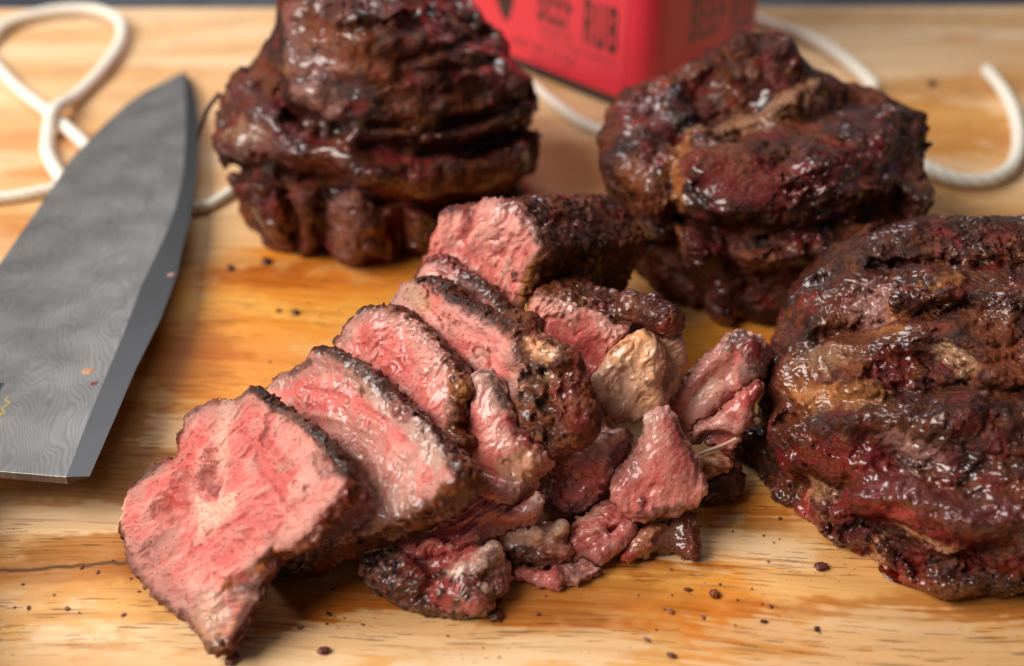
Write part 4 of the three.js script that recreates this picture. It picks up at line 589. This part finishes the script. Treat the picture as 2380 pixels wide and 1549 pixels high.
{
  const cx = 0.090, cz = -0.403, R = 0.060, bump = (x, z, px, pz, r, a) => a * Math.exp(-((x - px) ** 2 + (z - pz) ** 2) / (r * r));
  const piece = roast({
    cx, cz, depth: 0.98, cell: 0.0009, tone: 0, seed: 8, lump: 0.4, carve: ['C4', 'FB', 'S5', 'S6', 'FR'],
    rows: [[0, 0.048, 0.054], [0.012, 0.047, 0.058], [0.024, 0.050, 0.055], [0.034, 0.056, 0.060], [0.05, 0.061, 0.065], [0.062, 0.060, 0.062], [0.076, 0.050, 0.048], [0.09, 0.035, 0.03]],
    top: (x, z) => 0.061 - 0.008 * Math.pow(Math.hypot(x - cx, z - cz) / R, 2) + bump(x, z, 0.092, -0.428, 0.024, 0.018) - bump(x, z, 0.080, -0.398, 0.015, 0.012) - bump(x, z, 0.145, -0.39, 0.035, 0.008),
    feats: [
      ['g', [[1640, 200], [1700, 215], [1760, 230]], 9, 5.5, PAL.brown, 0.6], ['b', [[1600, 190], [1650, 130], [1740, 100], [1830, 120]], 8, 3.0], ['b', [[1800, 190], [1840, 230]], 5, 2.4, PAL.purple, 0.6, 0.95], ['b', [[1620, 310], [1720, 280], [1840, 240], [1900, 205]], 5, 2.2, PAL.tan, 0.55], ['g', [[1600, 290], [1700, 262], [1830, 225]], 4, 2.2], ['g', [[1620, 330], [1750, 300], [1900, 260], [2000, 240]], 4, 2.0], ['c', [[1500, 250], [1470, 290]], 9, 0, PAL.purple, 0.7, 0.95],
      ['b', [[1610, 370], [1720, 390], [1860, 380], [2000, 330], [2080, 290]], 14, 6.5], ['c', [[1620, 400], [1740, 440], [1880, 430], [2030, 380]], 9, 0, PAL.red, 0.65, 0.95], ['c', [[1660, 350], [1720, 370]], 7, 0, PAL.mauve, 0.6, 1], ['g', [[1600, 515], [1700, 540], [1850, 535], [2000, 500], [2100, 470]], 8, 8.0, PAL.black, 0.5], ['c', [[1640, 490], [1800, 510], [1980, 470]], 6, 0, PAL.dark, 0.6],
      ['g', [[1590, 320], [1570, 420], [1565, 500], [1570, 560]], 5, 4.5, PAL.amber, 0.55, 0.9], ['c', [[1480, 380], [1530, 470]], 7, 0, PAL.rust, 0.6, 0.9], ['c', [[1850, 400], [1980, 420], [2060, 360]], 4, 0, PAL.rust, 0.6, 0.9], ['b', [[1440, 300], [1490, 360], [1530, 460]], 8, 2.0],
      ['b', [[1600, 560], [1640, 640], [1680, 730]], 9, 3.5, PAL.purple, 0.7, 0.85], ['b', [[1740, 590], [1900, 600], [2050, 560]], 11, 2.5], ['c', [[1740, 620], [1860, 620]], 10, 0, PAL.purple, 0.6, 0.6], ['g', [[1700, 570], [1720, 680], [1740, 750]], 5, 3.0, PAL.dark, 0.5], ['g', [[1640, 680], [1630, 750]], 4, 3], ['c', [[1500, 520], [1560, 620], [1590, 700]], 5, 0, PAL.mauve, 0.7, 0.8], ['b', [[2080, 290], [2120, 300]], 7, 4]],
  });
  makeThing(piece, { key: 'BR', name: 'roast', label: 'whole dark roast with a sunken top standing beside the red tin', category: 'roast', group: ROAST, parts: { crust: 'bark' } });
}
{
  const cx = -0.053, cz = -0.449, R = 0.064;
  const piece = roast({
    cx, cz, depth: 0.96, cell: 0.001, tone: 0, seed: 15, lump: 0.4, carve: ['S5', 'S45', 'S4', 'BR'],
    rows: [[0, 0.056, 0.058], [0.012, 0.060, 0.061], [0.03, 0.064, 0.064], [0.045, 0.061, 0.062], [0.056, 0.056, 0.058], [0.070, 0.056, 0.056], [0.1, 0.056, 0.05]],
    top: (x, z) => { const t = x + 0.045, rr = Math.hypot(t < 0 ? t / 0.0475 : t / 0.078, (z - cz) / 0.049); return 0.058 - 0.004 * Math.pow(Math.hypot(x - cx, z - cz) / R, 4) + 0.004 * sst(1.5, 1.0, rr) + (Math.min(0.094, 0.097 - 0.8 * Math.max(t, 0)) - 0.062) * sst(1.16, 0.74, rr); },
    feats: [
      ['c', [[670, 40], [680, 120], [760, 130]], 9, 0, PAL.mauve, 0.5, 0.8], ['c', [[720, 70], [760, 100], [840, 110]], 7, 0, PAL.rust, 0.7],
      ['g', [[590, 160], [680, 168], [780, 190], [900, 215], [1010, 225], [1120, 215]], 4.5, 3.2], ['g', [[690, 60], [790, 85], [900, 70], [1010, 40]], 4, 3], ['g', [[680, 110], [800, 140], [940, 140], [1060, 110], [1130, 80]], 4, 3.4], ['g', [[940, 180], [1060, 170], [1150, 140]], 3.5, 2.6], ['b', [[720, 95], [840, 112], [960, 105]], 8, 2.5], ['b', [[560, 170], [620, 165]], 8, 3], ['b', [[700, 205], [740, 220], [780, 250]], 5, 3.5, PAL.mauve, 0.7, 1], ['g', [[680, 275], [740, 290], [800, 298]], 6, 9, PAL.black, 0.6], ['g', [[655, 190], [665, 250], [700, 300]], 4, 5, PAL.dark, 0.5], ['b', [[560, 220], [600, 260], [640, 290]], 9, 3.5, PAL.purple, 0.5, 0.9],
      ['b', [[830, 230], [960, 250], [1090, 240], [1190, 200]], 12, 4], ['g', [[880, 290], [1000, 297], [1120, 275], [1225, 225]], 4, 5, PAL.dark, 0.4], ['b', [[900, 315], [1040, 318], [1180, 285]], 6, 3, PAL.brown, 0.5], ['g', [[850, 345], [960, 345], [1080, 350], [1170, 325], [1250, 285]], 5, 8, PAL.black, 0.6],
      ['c', [[545, 310], [600, 318]], 7, 0, PAL.tan, 0.55, 0.95], ['b', [[530, 345], [650, 348], [780, 372], [880, 395]], 8, 5, PAL.purple, 0.5, 0.95], ['c', [[540, 350], [640, 352]], 5, 0, PAL.mauve, 0.6, 1], ['g', [[530, 392], [620, 396], [700, 408], [780, 440], [860, 462], [1000, 482], [1120, 470], [1240, 420]], 5, 6.5, PAL.black, 0.5], ['b', [[880, 400], [1000, 425], [1100, 415], [1200, 375]], 11, 4.5], ['c', [[900, 430], [1040, 440], [1160, 405]], 9, 0, PAL.rust, 0.75, 0.9], ['c', [[900, 390], [980, 400]], 6, 0, PAL.red, 0.6],
      ['b', [[600, 430], [628, 500], [640, 565]], 10, 3.4, PAL.purple, 0.5, 1], ['g', [[655, 420], [675, 500], [690, 575]], 3.5, 3.2, PAL.black, 0.5], ['b', [[705, 455], [735, 510], [710, 570]], 8, 3.4, PAL.purple, 0.6, 1], ['g', [[752, 460], [748, 540], [755, 605]], 4, 4.5, PAL.black, 0.6], ['b', [[815, 490], [820, 540], [830, 595]], 11, 4, PAL.mauve, 0.45, 1], ['g', [[925, 495], [935, 560], [940, 615]], 4, 4.2, PAL.black, 0.6], ['b', [[980, 510], [990, 570]], 8, 4, PAL.purple, 0.4, 0.9], ['c', [[830, 603], [950, 615]], 4, 0, PAL.red, 0.7]],
  });
  makeThing(piece, { key: 'BL', name: 'roast', label: 'tallest whole dark roast with a stepped top beside the knife tip', category: 'roast', group: ROAST, parts: { crust: 'bark' } });
  strand('roast_002', [V(-0.112, 0.052, -0.437), V(-0.117, 0.046, -0.436), V(-0.121, 0.038, -0.436), V(-0.1225, 0.034, -0.436)], 0.0009, PAL.dark);
}
// ---------------------------------------------------------------- knife
{
  const tip = ground(433, 165, 0.0045), heel = ground(190, 1115, 0.019), spineP = ground(0, 612, 0.0125);
  const n = heel.clone().sub(tip).cross(spineP.clone().sub(tip)).normalize(); if (n.y < 0) n.negate();
  const root = new THREE.Group(); root.name = 'kitchen_knife';
  const Y = tip.clone().sub(heel).normalize(), X = Y.clone().cross(n).normalize();        // X towards the cutting edge, Y towards the tip
  root.matrixAutoUpdate = true; root.position.copy(heel); root.quaternion.setFromRotationMatrix(new THREE.Matrix4().makeBasis(X, Y, n));
  const L = (px, py) => { const p = onPlane(px, py, heel, n).sub(heel); return new THREE.Vector2(p.dot(X), p.dot(Y)); };
  const outer = [[433, 165], [447, 195], [457, 240], [463, 319], [455, 412], [441, 506], [429, 545], [408, 638], [371, 737], [313, 853], [264, 968], [206, 1101]].map((p) => L(...p));
  const inner = [[428, 172], [430, 215], [431, 262], [430, 330], [424, 412], [405, 490], [384, 545], [330, 659], [285, 779], [231, 907], [190, 1010], [153, 1110]].map((p) => L(...p));
  const spine = [[424, 168], [400, 180], [337, 212], [285, 250], [240, 292], [169, 364], [112, 450], [56, 532], [0, 612], [-60, 700], [-130, 800], [-200, 905], [-275, 1010], [-330, 1068]].map((p) => L(...p));
  const th = 0.0011;
  // flat of the blade: a prism between the spine line and the start of the bevel
  const sh = new THREE.Shape([...spine, ...[...inner].reverse()]);
  const g = new THREE.ExtrudeGeometry(sh, { depth: 2 * th, bevelEnabled: true, bevelThickness: 0.00015, bevelSize: 0.00015, bevelSegments: 2, curveSegments: 4 }); g.translate(0, 0, -2 * th);
  const w = 1024, h = 1024, c = new Uint8Array(w * h * 4), r = new Uint8Array(w * h * 4), SX = 0.13, SY = 0.34;
  for (let j = 0; j < h; j++) for (let i = 0; i < w; i++) {
    const x = i / w * SX, y = j / h * SY, q = N2(x * 14, y * 8) * 0.013 + N2(x * 48 + 4, y * 22) * 0.0052 + N2(x * 120, y * 60) * 0.0014 + x * 0.95 + y * 0.10;
    const band = Math.sin(q * 2 * Math.PI / 0.0020), v = 0.5 + 0.5 * Math.tanh(band * 1.6), sm = N2(x * 40, y * 40 + 7) * 0.5 + N2(x * 160, y * 160) * 0.25, o = (j * w + i) * 4;
    const k = 0.53 + 0.075 * v + 0.06 * sm; c[o] = 255 * k * 1.02; c[o + 1] = 255 * k; c[o + 2] = 255 * k * 0.985; c[o + 3] = 255; const rr = 0.42 - 0.06 * v + 0.05 * sm; r[o] = 0; r[o + 1] = 255 * rr; r[o + 2] = 255; r[o + 3] = 255;
  }
  const dam = tex(w, h, c, true), rough = tex(w, h, r, false);
  const uvs = (geo) => { const p = geo.attributes.position, u = new Float32Array(p.count * 2); for (let i = 0; i < p.count; i++) { u[2 * i] = p.getX(i) / SX; u[2 * i + 1] = p.getY(i) / SY; } geo.setAttribute('uv', new THREE.BufferAttribute(u, 2)); };
  uvs(g);
  const blade = new THREE.Mesh(g, new THREE.MeshPhysicalMaterial({ map: dam, roughnessMap: rough, roughness: 1, metalness: 0.85 })); blade.name = 'blade'; root.add(blade);
  // ground bevel: from full thickness down to the cutting edge
  const pos = [], idx = [], m = inner.length;
  for (let i = 0; i < m; i++) { const a = inner[i], b = outer[i]; pos.push(a.x, a.y, 0.0001, b.x, b.y, -th * 0.9, b.x, b.y, -th * 1.1, a.x, a.y, -2 * th - 0.0001); }
  for (let i = 0; i < m - 1; i++) { const q = i * 4, z = q + 4; for (const [a, b] of [[0, 1], [1, 2], [2, 3], [3, 0]]) idx.push(q + a, q + b, z + b, q + a, z + b, z + a); }
  idx.push(0, 2, 1, 0, 3, 2); const e = (m - 1) * 4; idx.push(e, e + 1, e + 2, e, e + 2, e + 3);
  let bg = new THREE.BufferGeometry(); bg.setAttribute('position', new THREE.Float32BufferAttribute(pos, 3)); bg.setIndex(idx); bg = bg.toNonIndexed(); bg.computeVertexNormals(); uvs(bg);
  const edge = new THREE.Mesh(bg, new THREE.MeshPhysicalMaterial({ color: new THREE.Color(0.07, 0.07, 0.072), metalness: 0.9, roughness: 0.4, side: THREE.DoubleSide })); edge.name = 'cutting_edge'; root.add(edge);  // steel coloured darker than the blade, painting in the bevel's dimmer reflection
  // maker's marks at the left of the blade: the end of a black brush stroke and a small gold signature
  const mark = (name, lines, width, color, metal) => {
    const geos = []; for (const l of lines) { const cv = new THREE.CatmullRomCurve3(l.map(([x, y]) => { const q = L(x, y); return V(q.x, q.y, 0.00022); })); const tg = new THREE.TubeGeometry(cv, 16, width, 6); tg.scale(1, 1, 1); geos.push(tg); }
    const P = [], I = []; for (const q of geos) { const o = P.length / 3; P.push(...q.attributes.position.array); I.push(...[...q.index.array].map((k) => k + o)); }
    for (let i = 2; i < P.length; i += 3) P[i] = 0.00022 + (P[i] - 0.00022) * 0.12;
    const mg = new THREE.BufferGeometry(); mg.setAttribute('position', new THREE.Float32BufferAttribute(P, 3)); mg.setIndex(I); mg.computeVertexNormals();
    const o = new THREE.Mesh(mg, new THREE.MeshStandardMaterial({ color: color, roughness: 0.5, metalness: metal })); o.name = name; blade.add(o);
  };
  mark('black_mark', [[[-14, 925], [-4, 908], [5, 892]], [[-40, 905], [-20, 890]], [[-36, 925], [-14, 925]]], 0.0007, new THREE.Color(0.012, 0.014, 0.025), 0);
  mark('gold_signature', [[[20, 922], [12, 932], [22, 938], [10, 946]], [[14, 945], [4, 950], [10, 962], [0, 965]], [[4, 960], [-4, 975], [2, 984]], [[-4, 985], [-16, 990], [-8, 1004]], [[-14, 1002], [-26, 1010], [-20, 1024]]], 0.00022, new THREE.Color(0.52, 0.38, 0.06), 0.3);
  // neck and handle behind the heel, outside the picture
  const nk = L(-200, 1125), hd = new THREE.Mesh(new RoundedBoxGeometry(0.026, 0.13, 0.021, 5, 0.009), new THREE.MeshStandardMaterial({ color: new THREE.Color(0.03, 0.022, 0.018), roughness: 0.5 })); hd.name = 'handle'; hd.position.set(nk.x - 0.004, nk.y - 0.088, -th); root.add(hd);
  const bo = new THREE.Mesh(new RoundedBoxGeometry(0.020, 0.040, 0.008, 4, 0.003), new THREE.MeshStandardMaterial({ color: new THREE.Color(0.4, 0.4, 0.4), metalness: 0.9, roughness: 0.35 })); bo.name = 'bolster'; bo.position.set(nk.x - 0.004, nk.y - 0.006, -th); root.add(bo);
  // specks of meat left on the steel
  const R = rng(5), spots = [[[205, 864], 0.0017, PAL.tan], [[218, 893], 0.0009, PAL.red], [[396, 636], 0.0010, PAL.grey]];
  for (const [[x, y], rad, col] of spots) { const q = L(x, y), sg = new THREE.IcosahedronGeometry(rad, 2), p = sg.attributes.position; for (let i = 0; i < p.count; i++) { const f = 1 + 0.3 * N3(p.getX(i) * 900 + x, p.getY(i) * 900, p.getZ(i) * 900); p.setXYZ(i, p.getX(i) * f * 1.2, p.getY(i) * f, p.getZ(i) * f * 0.22); } sg.computeVertexNormals(); const o = new THREE.Mesh(sg, new THREE.MeshStandardMaterial({ color: new THREE.Color(...col), roughness: 0.3 })); o.name = 'meat_speck'; o.position.set(q.x, q.y, x > 240 ? -0.0005 : 0.0002); blade.add(o); }
  scene.add(shade(tag(root, 'broad chef knife with rippled steel blade lying on the board', 'knife')));
}
// ---------------------------------------------------------------- red tin
{
  const A = ground(1075, 112), B = ground(1492, 280), d = B.clone().sub(A), W = d.length(), D = 0.092, H = 0.17;
  const X = d.clone().normalize(), Z = V(-X.z, 0, X.x); if (Z.z < 0) Z.negate();              // Z looks out of the front face
  const root = new THREE.Group(); root.name = 'spice_tin'; root.quaternion.setFromRotationMatrix(new THREE.Matrix4().makeBasis(X, V(0, 1, 0), X.clone().cross(V(0, 1, 0)))); 
  const out = X.clone().cross(V(0, 1, 0)); root.position.copy(A).addScaledVector(X, W / 2).addScaledVector(out, -D / 2).setY(0.0003);
  const rr = 0.011, prism = (w, dp, r, h, y, bev) => { const s = new THREE.Shape(), a = w / 2, b = dp / 2; s.moveTo(-a + r, -b); s.lineTo(a - r, -b); s.absarc(a - r, -b + r, r, -Math.PI / 2, 0); s.lineTo(a, b - r); s.absarc(a - r, b - r, r, 0, Math.PI / 2); s.lineTo(-a + r, b); s.absarc(-a + r, b - r, r, Math.PI / 2, Math.PI); s.lineTo(-a, -b + r); s.absarc(-a + r, -b + r, r, Math.PI, 1.5 * Math.PI); const g = new THREE.ExtrudeGeometry(s, { depth: h, bevelEnabled: bev > 0, bevelThickness: bev, bevelSize: bev, bevelSegments: 2, curveSegments: 10 }); g.rotateX(-Math.PI / 2); g.translate(0, y, 0); return g; };
  const red = new THREE.MeshPhysicalMaterial({ color: new THREE.Color(0.62, 0.028, 0.05), roughness: 0.38, clearcoat: 0.25, clearcoatRoughness: 0.3 });
  const part = (name, g, m, p = root) => { const o = new THREE.Mesh(g, m); o.name = name; p.add(o); return o; };
  part('base_rim', prism(W - 0.004, D - 0.004, rr, 0.0055, 0.0005, 0.0006), new THREE.MeshStandardMaterial({ color: new THREE.Color(0.03, 0.02, 0.022), roughness: 0.4 }));
  const body = part('body', prism(W - 0.002, D - 0.002, rr, H - 0.0065, 0.0065, 0.0008), red);
  part('lid', prism(W + 0.001, D + 0.001, rr, 0.014, H + 0.0015, 0.001), new THREE.MeshStandardMaterial({ color: new THREE.Color(0.03, 0.02, 0.022), roughness: 0.4 }));
  // printed label of each face, a thin sheet on the tin
  const print = (wide, second) => {
    const cw = 512, ch = Math.round(512 * 0.15 / wide), cv = document.createElement('canvas'); cv.width = cw; cv.height = ch; const x = cv.getContext('2d');
    x.fillStyle = '#cf2c40'; x.fillRect(0, 0, cw, ch);
    const ink = '#231012', mm = (v) => v / wide * cw, Y = (v) => ch - v / 0.15 * ch;
    x.fillStyle = ink; x.textBaseline = 'alphabetic';
    const word = (t, x0, x1, y0, y1) => { x.save(); x.font = 'bold 200px sans-serif'; const tw = x.measureText(t).width; x.translate(mm(x0), Y(y0)); x.scale(mm(x1 - x0) / tw, (y1 - y0) / 0.15 * ch / 146); x.fillText(t, 0, 0); x.restore(); };
    if (!second) {
      x.beginPath(); x.ellipse(mm(0.018), Y(0.045), mm(0.014), 0.022 / 0.15 * ch, 0, 0, 7); x.fill(); x.beginPath(); x.moveTo(mm(0.007), Y(0.036)); x.lineTo(mm(0.030), Y(0.036)); x.lineTo(mm(0.0235), Y(0.0155)); x.lineTo(mm(0.0195), Y(0.0155)); x.fill();
      word('BEEF', 0.043, 0.067, 0.0215, 0.044); word('RUB', 0.0735, 0.0965, 0.018, 0.0405);
      x.globalAlpha = 0.7; word('BOLD BEEF RUB', 0.046, 0.067, 0.0165, 0.0195); word('FOR THE GRILL', 0.046, 0.096, 0.0125, 0.0145);
      x.globalAlpha = 0.6; word('NET WT 12 OZ', 0.026, 0.070, 0.0045, 0.0090); word('MADE IN USA', 0.037, 0.067, 0.0005, 0.0025); x.globalAlpha = 1;
    } else { word('BEEF', 0.018, 0.047, 0.020, 0.042); word('RUB', 0.0505, 0.071, 0.016, 0.042); }
    const t = new THREE.CanvasTexture(cv); t.colorSpace = THREE.SRGBColorSpace; return new THREE.MeshPhysicalMaterial({ map: t, roughness: 0.38, clearcoat: 0.25, clearcoatRoughness: 0.3 });
  };
  const f = part('front_label', new THREE.BoxGeometry(W - 2 * rr - 0.002, 0.15, 0.0003), print(W - 2 * rr, false), body); f.position.set(0, 0.0075 + 0.076, D / 2 + 0.0001);
  const s = part('side_label', new THREE.BoxGeometry(D - 2 * rr - 0.002, 0.15, 0.0003), print(D - 2 * rr, true), body); s.rotation.y = Math.PI / 2; s.position.set(W / 2 + 0.0001, 0.0075 + 0.076, 0);
  scene.add(shade(tag(root, 'red square spice tin with black lettering standing behind the roasts', 'tin')));
}
// ---------------------------------------------------------------- butcher's twine
const twineMat = (() => { const n = 256, c = new Uint8Array(n * n * 4), b = new Uint8Array(n * n * 4); for (let j = 0; j < n; j++) for (let i = 0; i < n; i++) { const u = i / n, v = j / n, tw = 0.5 + 0.5 * Math.sin(2 * Math.PI * (u * 3 + v * 3)), k = 0.86 + 0.10 * tw + 0.05 * N2(i / 9, j / 9), o = (j * n + i) * 4; c.set([255 * k * 0.985, 255 * k * 0.95, 255 * k * 0.885, 255], o); const q = 255 * clamp(0.2 + 0.7 * tw + 0.1 * N2(i / 5, j / 5)); b.set([q, q, q, 255], o); }
  const m = new THREE.MeshPhysicalMaterial({ map: tex(n, n, c, true), bumpMap: tex(n, n, b, false), bumpScale: 0.0002, roughness: 0.85, sheen: 0.3 }); return m; })();
function twine(label, pts, radius) {
  const P = pts.map(([x, y, h = 0]) => ground(x, y, radius + 0.0004 + h)), c = new THREE.CatmullRomCurve3(P, false, 'centripetal'), len = c.getLength(), seg = Math.ceil(len / 0.0012);
  const g = new THREE.TubeGeometry(c, seg, radius, 14), uv = g.attributes.uv, p = g.attributes.position, nr = g.attributes.normal;
  for (let i = 0; i < uv.count; i++) { uv.setXY(i, uv.getX(i) * len / (radius * 6), uv.getY(i)); const s = 1 + 0.06 * N3(p.getX(i) * 300, p.getY(i) * 300, p.getZ(i) * 300); p.setXYZ(i, p.getX(i) + nr.getX(i) * radius * (s - 1), Math.max(0.0003, p.getY(i) + nr.getY(i) * radius * (s - 1)), p.getZ(i) + nr.getZ(i) * radius * (s - 1)); }
  const root = new THREE.Group(); root.name = numbered('twine'); root.position.set(P[0].x, 0, P[0].z); g.translate(-P[0].x, 0, -P[0].z);
  const o = new THREE.Mesh(g, twineMat); o.name = 'strand'; root.add(o);
  for (const e of [0, 1]) { const end = new THREE.Mesh(new THREE.SphereGeometry(radius, 12, 8), twineMat); end.name = 'frayed_end'; end.position.copy(c.getPoint(e)).sub(root.position); root.add(end); }
  scene.add(shade(tag(root, label, 'twine', 'lengths of white cooking twine')));
}
twine('looped white twine lying under the knife spine', [[-120, 190], [-40, 110], [20, 55], [110, 28, .001], [210, 22, .001], [272, 45, .001], [280, 95], [235, 165], [175, 225], [122, 262, .005], [112, 310], [110, 355], [135, 405], [165, 440], [190, 470]], 0.0031);
twine('crossing white twine that passes under the twine loop', [[-90, 60], [-30, 130], [40, 205], [100, 252], [140, 285], [185, 325], [230, 370]], 0.0029);
twine('short white twine at the left picture side by the blade', [[-60, 468], [0, 460], [60, 452], [115, 440], [170, 428]], 0.0024);
twine('short white twine end between knife edge and tallest roast', [[443, 485], [480, 478], [515, 460], [548, 438], [600, 420]], 0.0021);
twine('white twine stretched between two roasts in front of the tin', [[1180, 165], [1225, 188], [1290, 240], [1350, 283], [1420, 312], [1480, 330]], 0.0026);
twine('white twine arching over the board behind the red tin', [[1740, 40], [1800, 62], [1870, 84], [1930, 115], [1990, 160], [2030, 200]], 0.0034);
twine('white twine curling into a hook beside the sunken topped roast', [[2060, 330], [2110, 355], [2150, 388], [2215, 415], [2290, 420], [2345, 395], [2368, 345], [2362, 275], [2335, 215], [2295, 165]], 0.0031);
// ---------------------------------------------------------------- juice, crumbs
const juiceMat = new THREE.MeshPhysicalMaterial({ color: 0xffffff, transmission: 1, thickness: 0.002, ior: 1.36, roughness: 0.04, attenuationColor: new THREE.Color(0.32, 0.03, 0.02), attenuationDistance: 0.0016 });
function juice(label, outline, h) {
  const L = spline(outline.map((p) => { const q = ground(...p); return [q.x, q.z]; }), 5), c = L.reduce((a, p) => [a[0] + p[0] / L.length, a[1] + p[1] / L.length], [0, 0]), pos = [], idx = [], rings = [[1, 0.0004], [1.0, 0.5 * h], [0.97, 0.85 * h], [0.93, h], [0.6, h], [0.0, h]];
  for (const [s, y] of rings) for (const [x, z] of L) { const k = s + (s === 1 ? 0.012 * N2(x * 400, z * 400) : 0); pos.push((x - c[0]) * k, y, (z - c[1]) * k); }
  const m = L.length; for (let r = 0; r < rings.length - 1; r++) for (let i = 0; i < m; i++) { const a = r * m + i, b = r * m + (i + 1) % m; idx.push(a, b, a + m, b, b + m, a + m); }
  for (let i = 1; i < m - 1; i++) idx.push(0, i + 1, i);
  const g = new THREE.BufferGeometry(); g.setAttribute('position', new THREE.Float32BufferAttribute(pos, 3)); g.setIndex(idx); g.computeVertexNormals();
  const o = new THREE.Mesh(g, juiceMat); o.name = numbered('juice_puddle'); o.position.set(c[0], 0.0003, c[1]); scene.add(shade(tag(o, label, 'juice puddle', 'puddles of meat juice')));
}
juice('dark red juice rim along the foot of the largest roast', [[2040, 1320], [2060, 1348], [2110, 1368], [2180, 1384], [2250, 1390], [2310, 1386], [2370, 1388], [2440, 1386], [2440, 1280], [2250, 1260], [2100, 1270]], 0.0011);
juice('glossy red juice seeping under the dark crusted red offcut', [[835, 1300], [870, 1370], [920, 1408], [990, 1430], [1080, 1436], [1150, 1425], [1170, 1380], [1100, 1340], [950, 1320]], 0.0008);
juice('little juice patch at the dark lobe of the largest roast', [[1800, 1120], [1815, 1150], [1840, 1166], [1880, 1176], [1900, 1140], [1850, 1110]], 0.0008);
const R9 = rng(99), crumbGeos = [];
for (let k = 0; k < 5; k++) { let g = mergeVertices(new THREE.IcosahedronGeometry(1, 3).deleteAttribute('uv').deleteAttribute('normal')), p = g.attributes.position; for (let i = 0; i < p.count; i++) { const x = p.getX(i), y = p.getY(i), z = p.getZ(i), f = 1 + 0.35 * N3(x * 1.3 + k * 9, y * 1.3, z * 1.3) + 0.16 * N3(x * 4, y * 4 + k, z * 4); p.setXYZ(i, x * f, Math.max(-0.35, y * f * 0.7), z * f); } g.computeVertexNormals(); crumbGeos.push(g); }
const crumbMats = [[0.11, 0.035, 0.02], [0.16, 0.05, 0.03], PAL.purple, PAL.rust, PAL.brown].map((c) => new THREE.MeshStandardMaterial({ color: new THREE.Color(...c), roughness: 0.35 }));
const crumb = (x, y, r, m, gi) => { const p = ground(x, y), o = new THREE.Mesh(crumbGeos[gi % 5], crumbMats[m]); o.scale.set(r * (0.9 + 0.5 * R9()), r * 0.8, r * (0.8 + 0.3 * R9())); o.rotation.y = R9() * 6; o.position.set(p.x, r * 0.28 + 0.0004, p.z); return o; };
const bigs = [[620, 612, .0018, 4, 'black crumb on the board below the tallest roast'], [535, 626, .0014, 2, 'purplish crumb beside the knife edge'], [685, 730, .0015, 0, 'dark crumb on the orange stained wood'], [1908, 1322, .0015, 2, 'brown crumb by the red foot of the largest roast'], [1150, 1436, .0018, 0, 'dark wet crumb by the corner of the red offcut'], [1660, 1385, .0014, 3, 'rusty crumb heap on bare wood'], [752, 1517, .0013, 2, 'reddish crumb below the pointed slice'], [540, 1536, .0017, 0, 'dark crumb by the fatty tip'], [2165, 197, .0018, 4, 'black crumb inside the twine hook'], [1560, 1528, .0008, 0, 'tiny dark crumb at the edge of the board']];
bigs.forEach(([x, y, r, m, label], i) => { const o = crumb(x, y, r, m, i); o.name = numbered('meat_crumb'); scene.add(shade(tag(o, label, 'crumb', 'crumbs scattered on the board'))); });
{
  const list = [], zones = [[300, 1330, 150, 40, 9], [760, 1430, 120, 60, 7], [1600, 1400, 160, 80, 13], [250, 1080, 120, 50, 5], [430, 980, 60, 160, 4], [700, 700, 220, 120, 7], [1150, 1420, 200, 50, 7], [200, 1420, 200, 80, 8], [2200, 270, 120, 120, 12], [1780, 1250, 120, 60, 7], [1900, 1450, 300, 60, 5]];
  for (const [x, y, sx, sy, n] of zones) for (let i = 0; i < n; i++) { const a = R9() * 6.28, q = Math.sqrt(-Math.log(R9() + 1e-6)) * 0.7; list.push([x + Math.cos(a) * q * sx, y + Math.sin(a) * q * sy, 0.00022 + 0.0006 * R9() ** 4]); }
  const im = new THREE.InstancedMesh(crumbGeos[0], new THREE.MeshStandardMaterial({ color: 0xffffff, roughness: 0.35 }), list.length), M = new THREE.Matrix4(), q = new THREE.Quaternion();
  list.forEach(([x, y, r], i) => { const p = ground(x, y); q.setFromAxisAngle(V(0, 1, 0), R9() * 6); M.compose(V(p.x, r * 0.28 + 0.0003, p.z), q, V(r * (1 + R9()), r * 0.5, r)); im.setMatrixAt(i, M); im.setColorAt(i, new THREE.Color(...[PAL.brown, [0.2, 0.07, 0.035], PAL.rust, [0.22, 0.075, 0.05], [0.14, 0.045, 0.03]][i % 5])); });
  im.name = 'rub_specks'; scene.add(shade(tag(im, 'fine dark specks of rub sprinkled over the board', 'specks', null, 'stuff')));
}
stamp('triangles ' + triangles);
renderer.render(scene, camera);
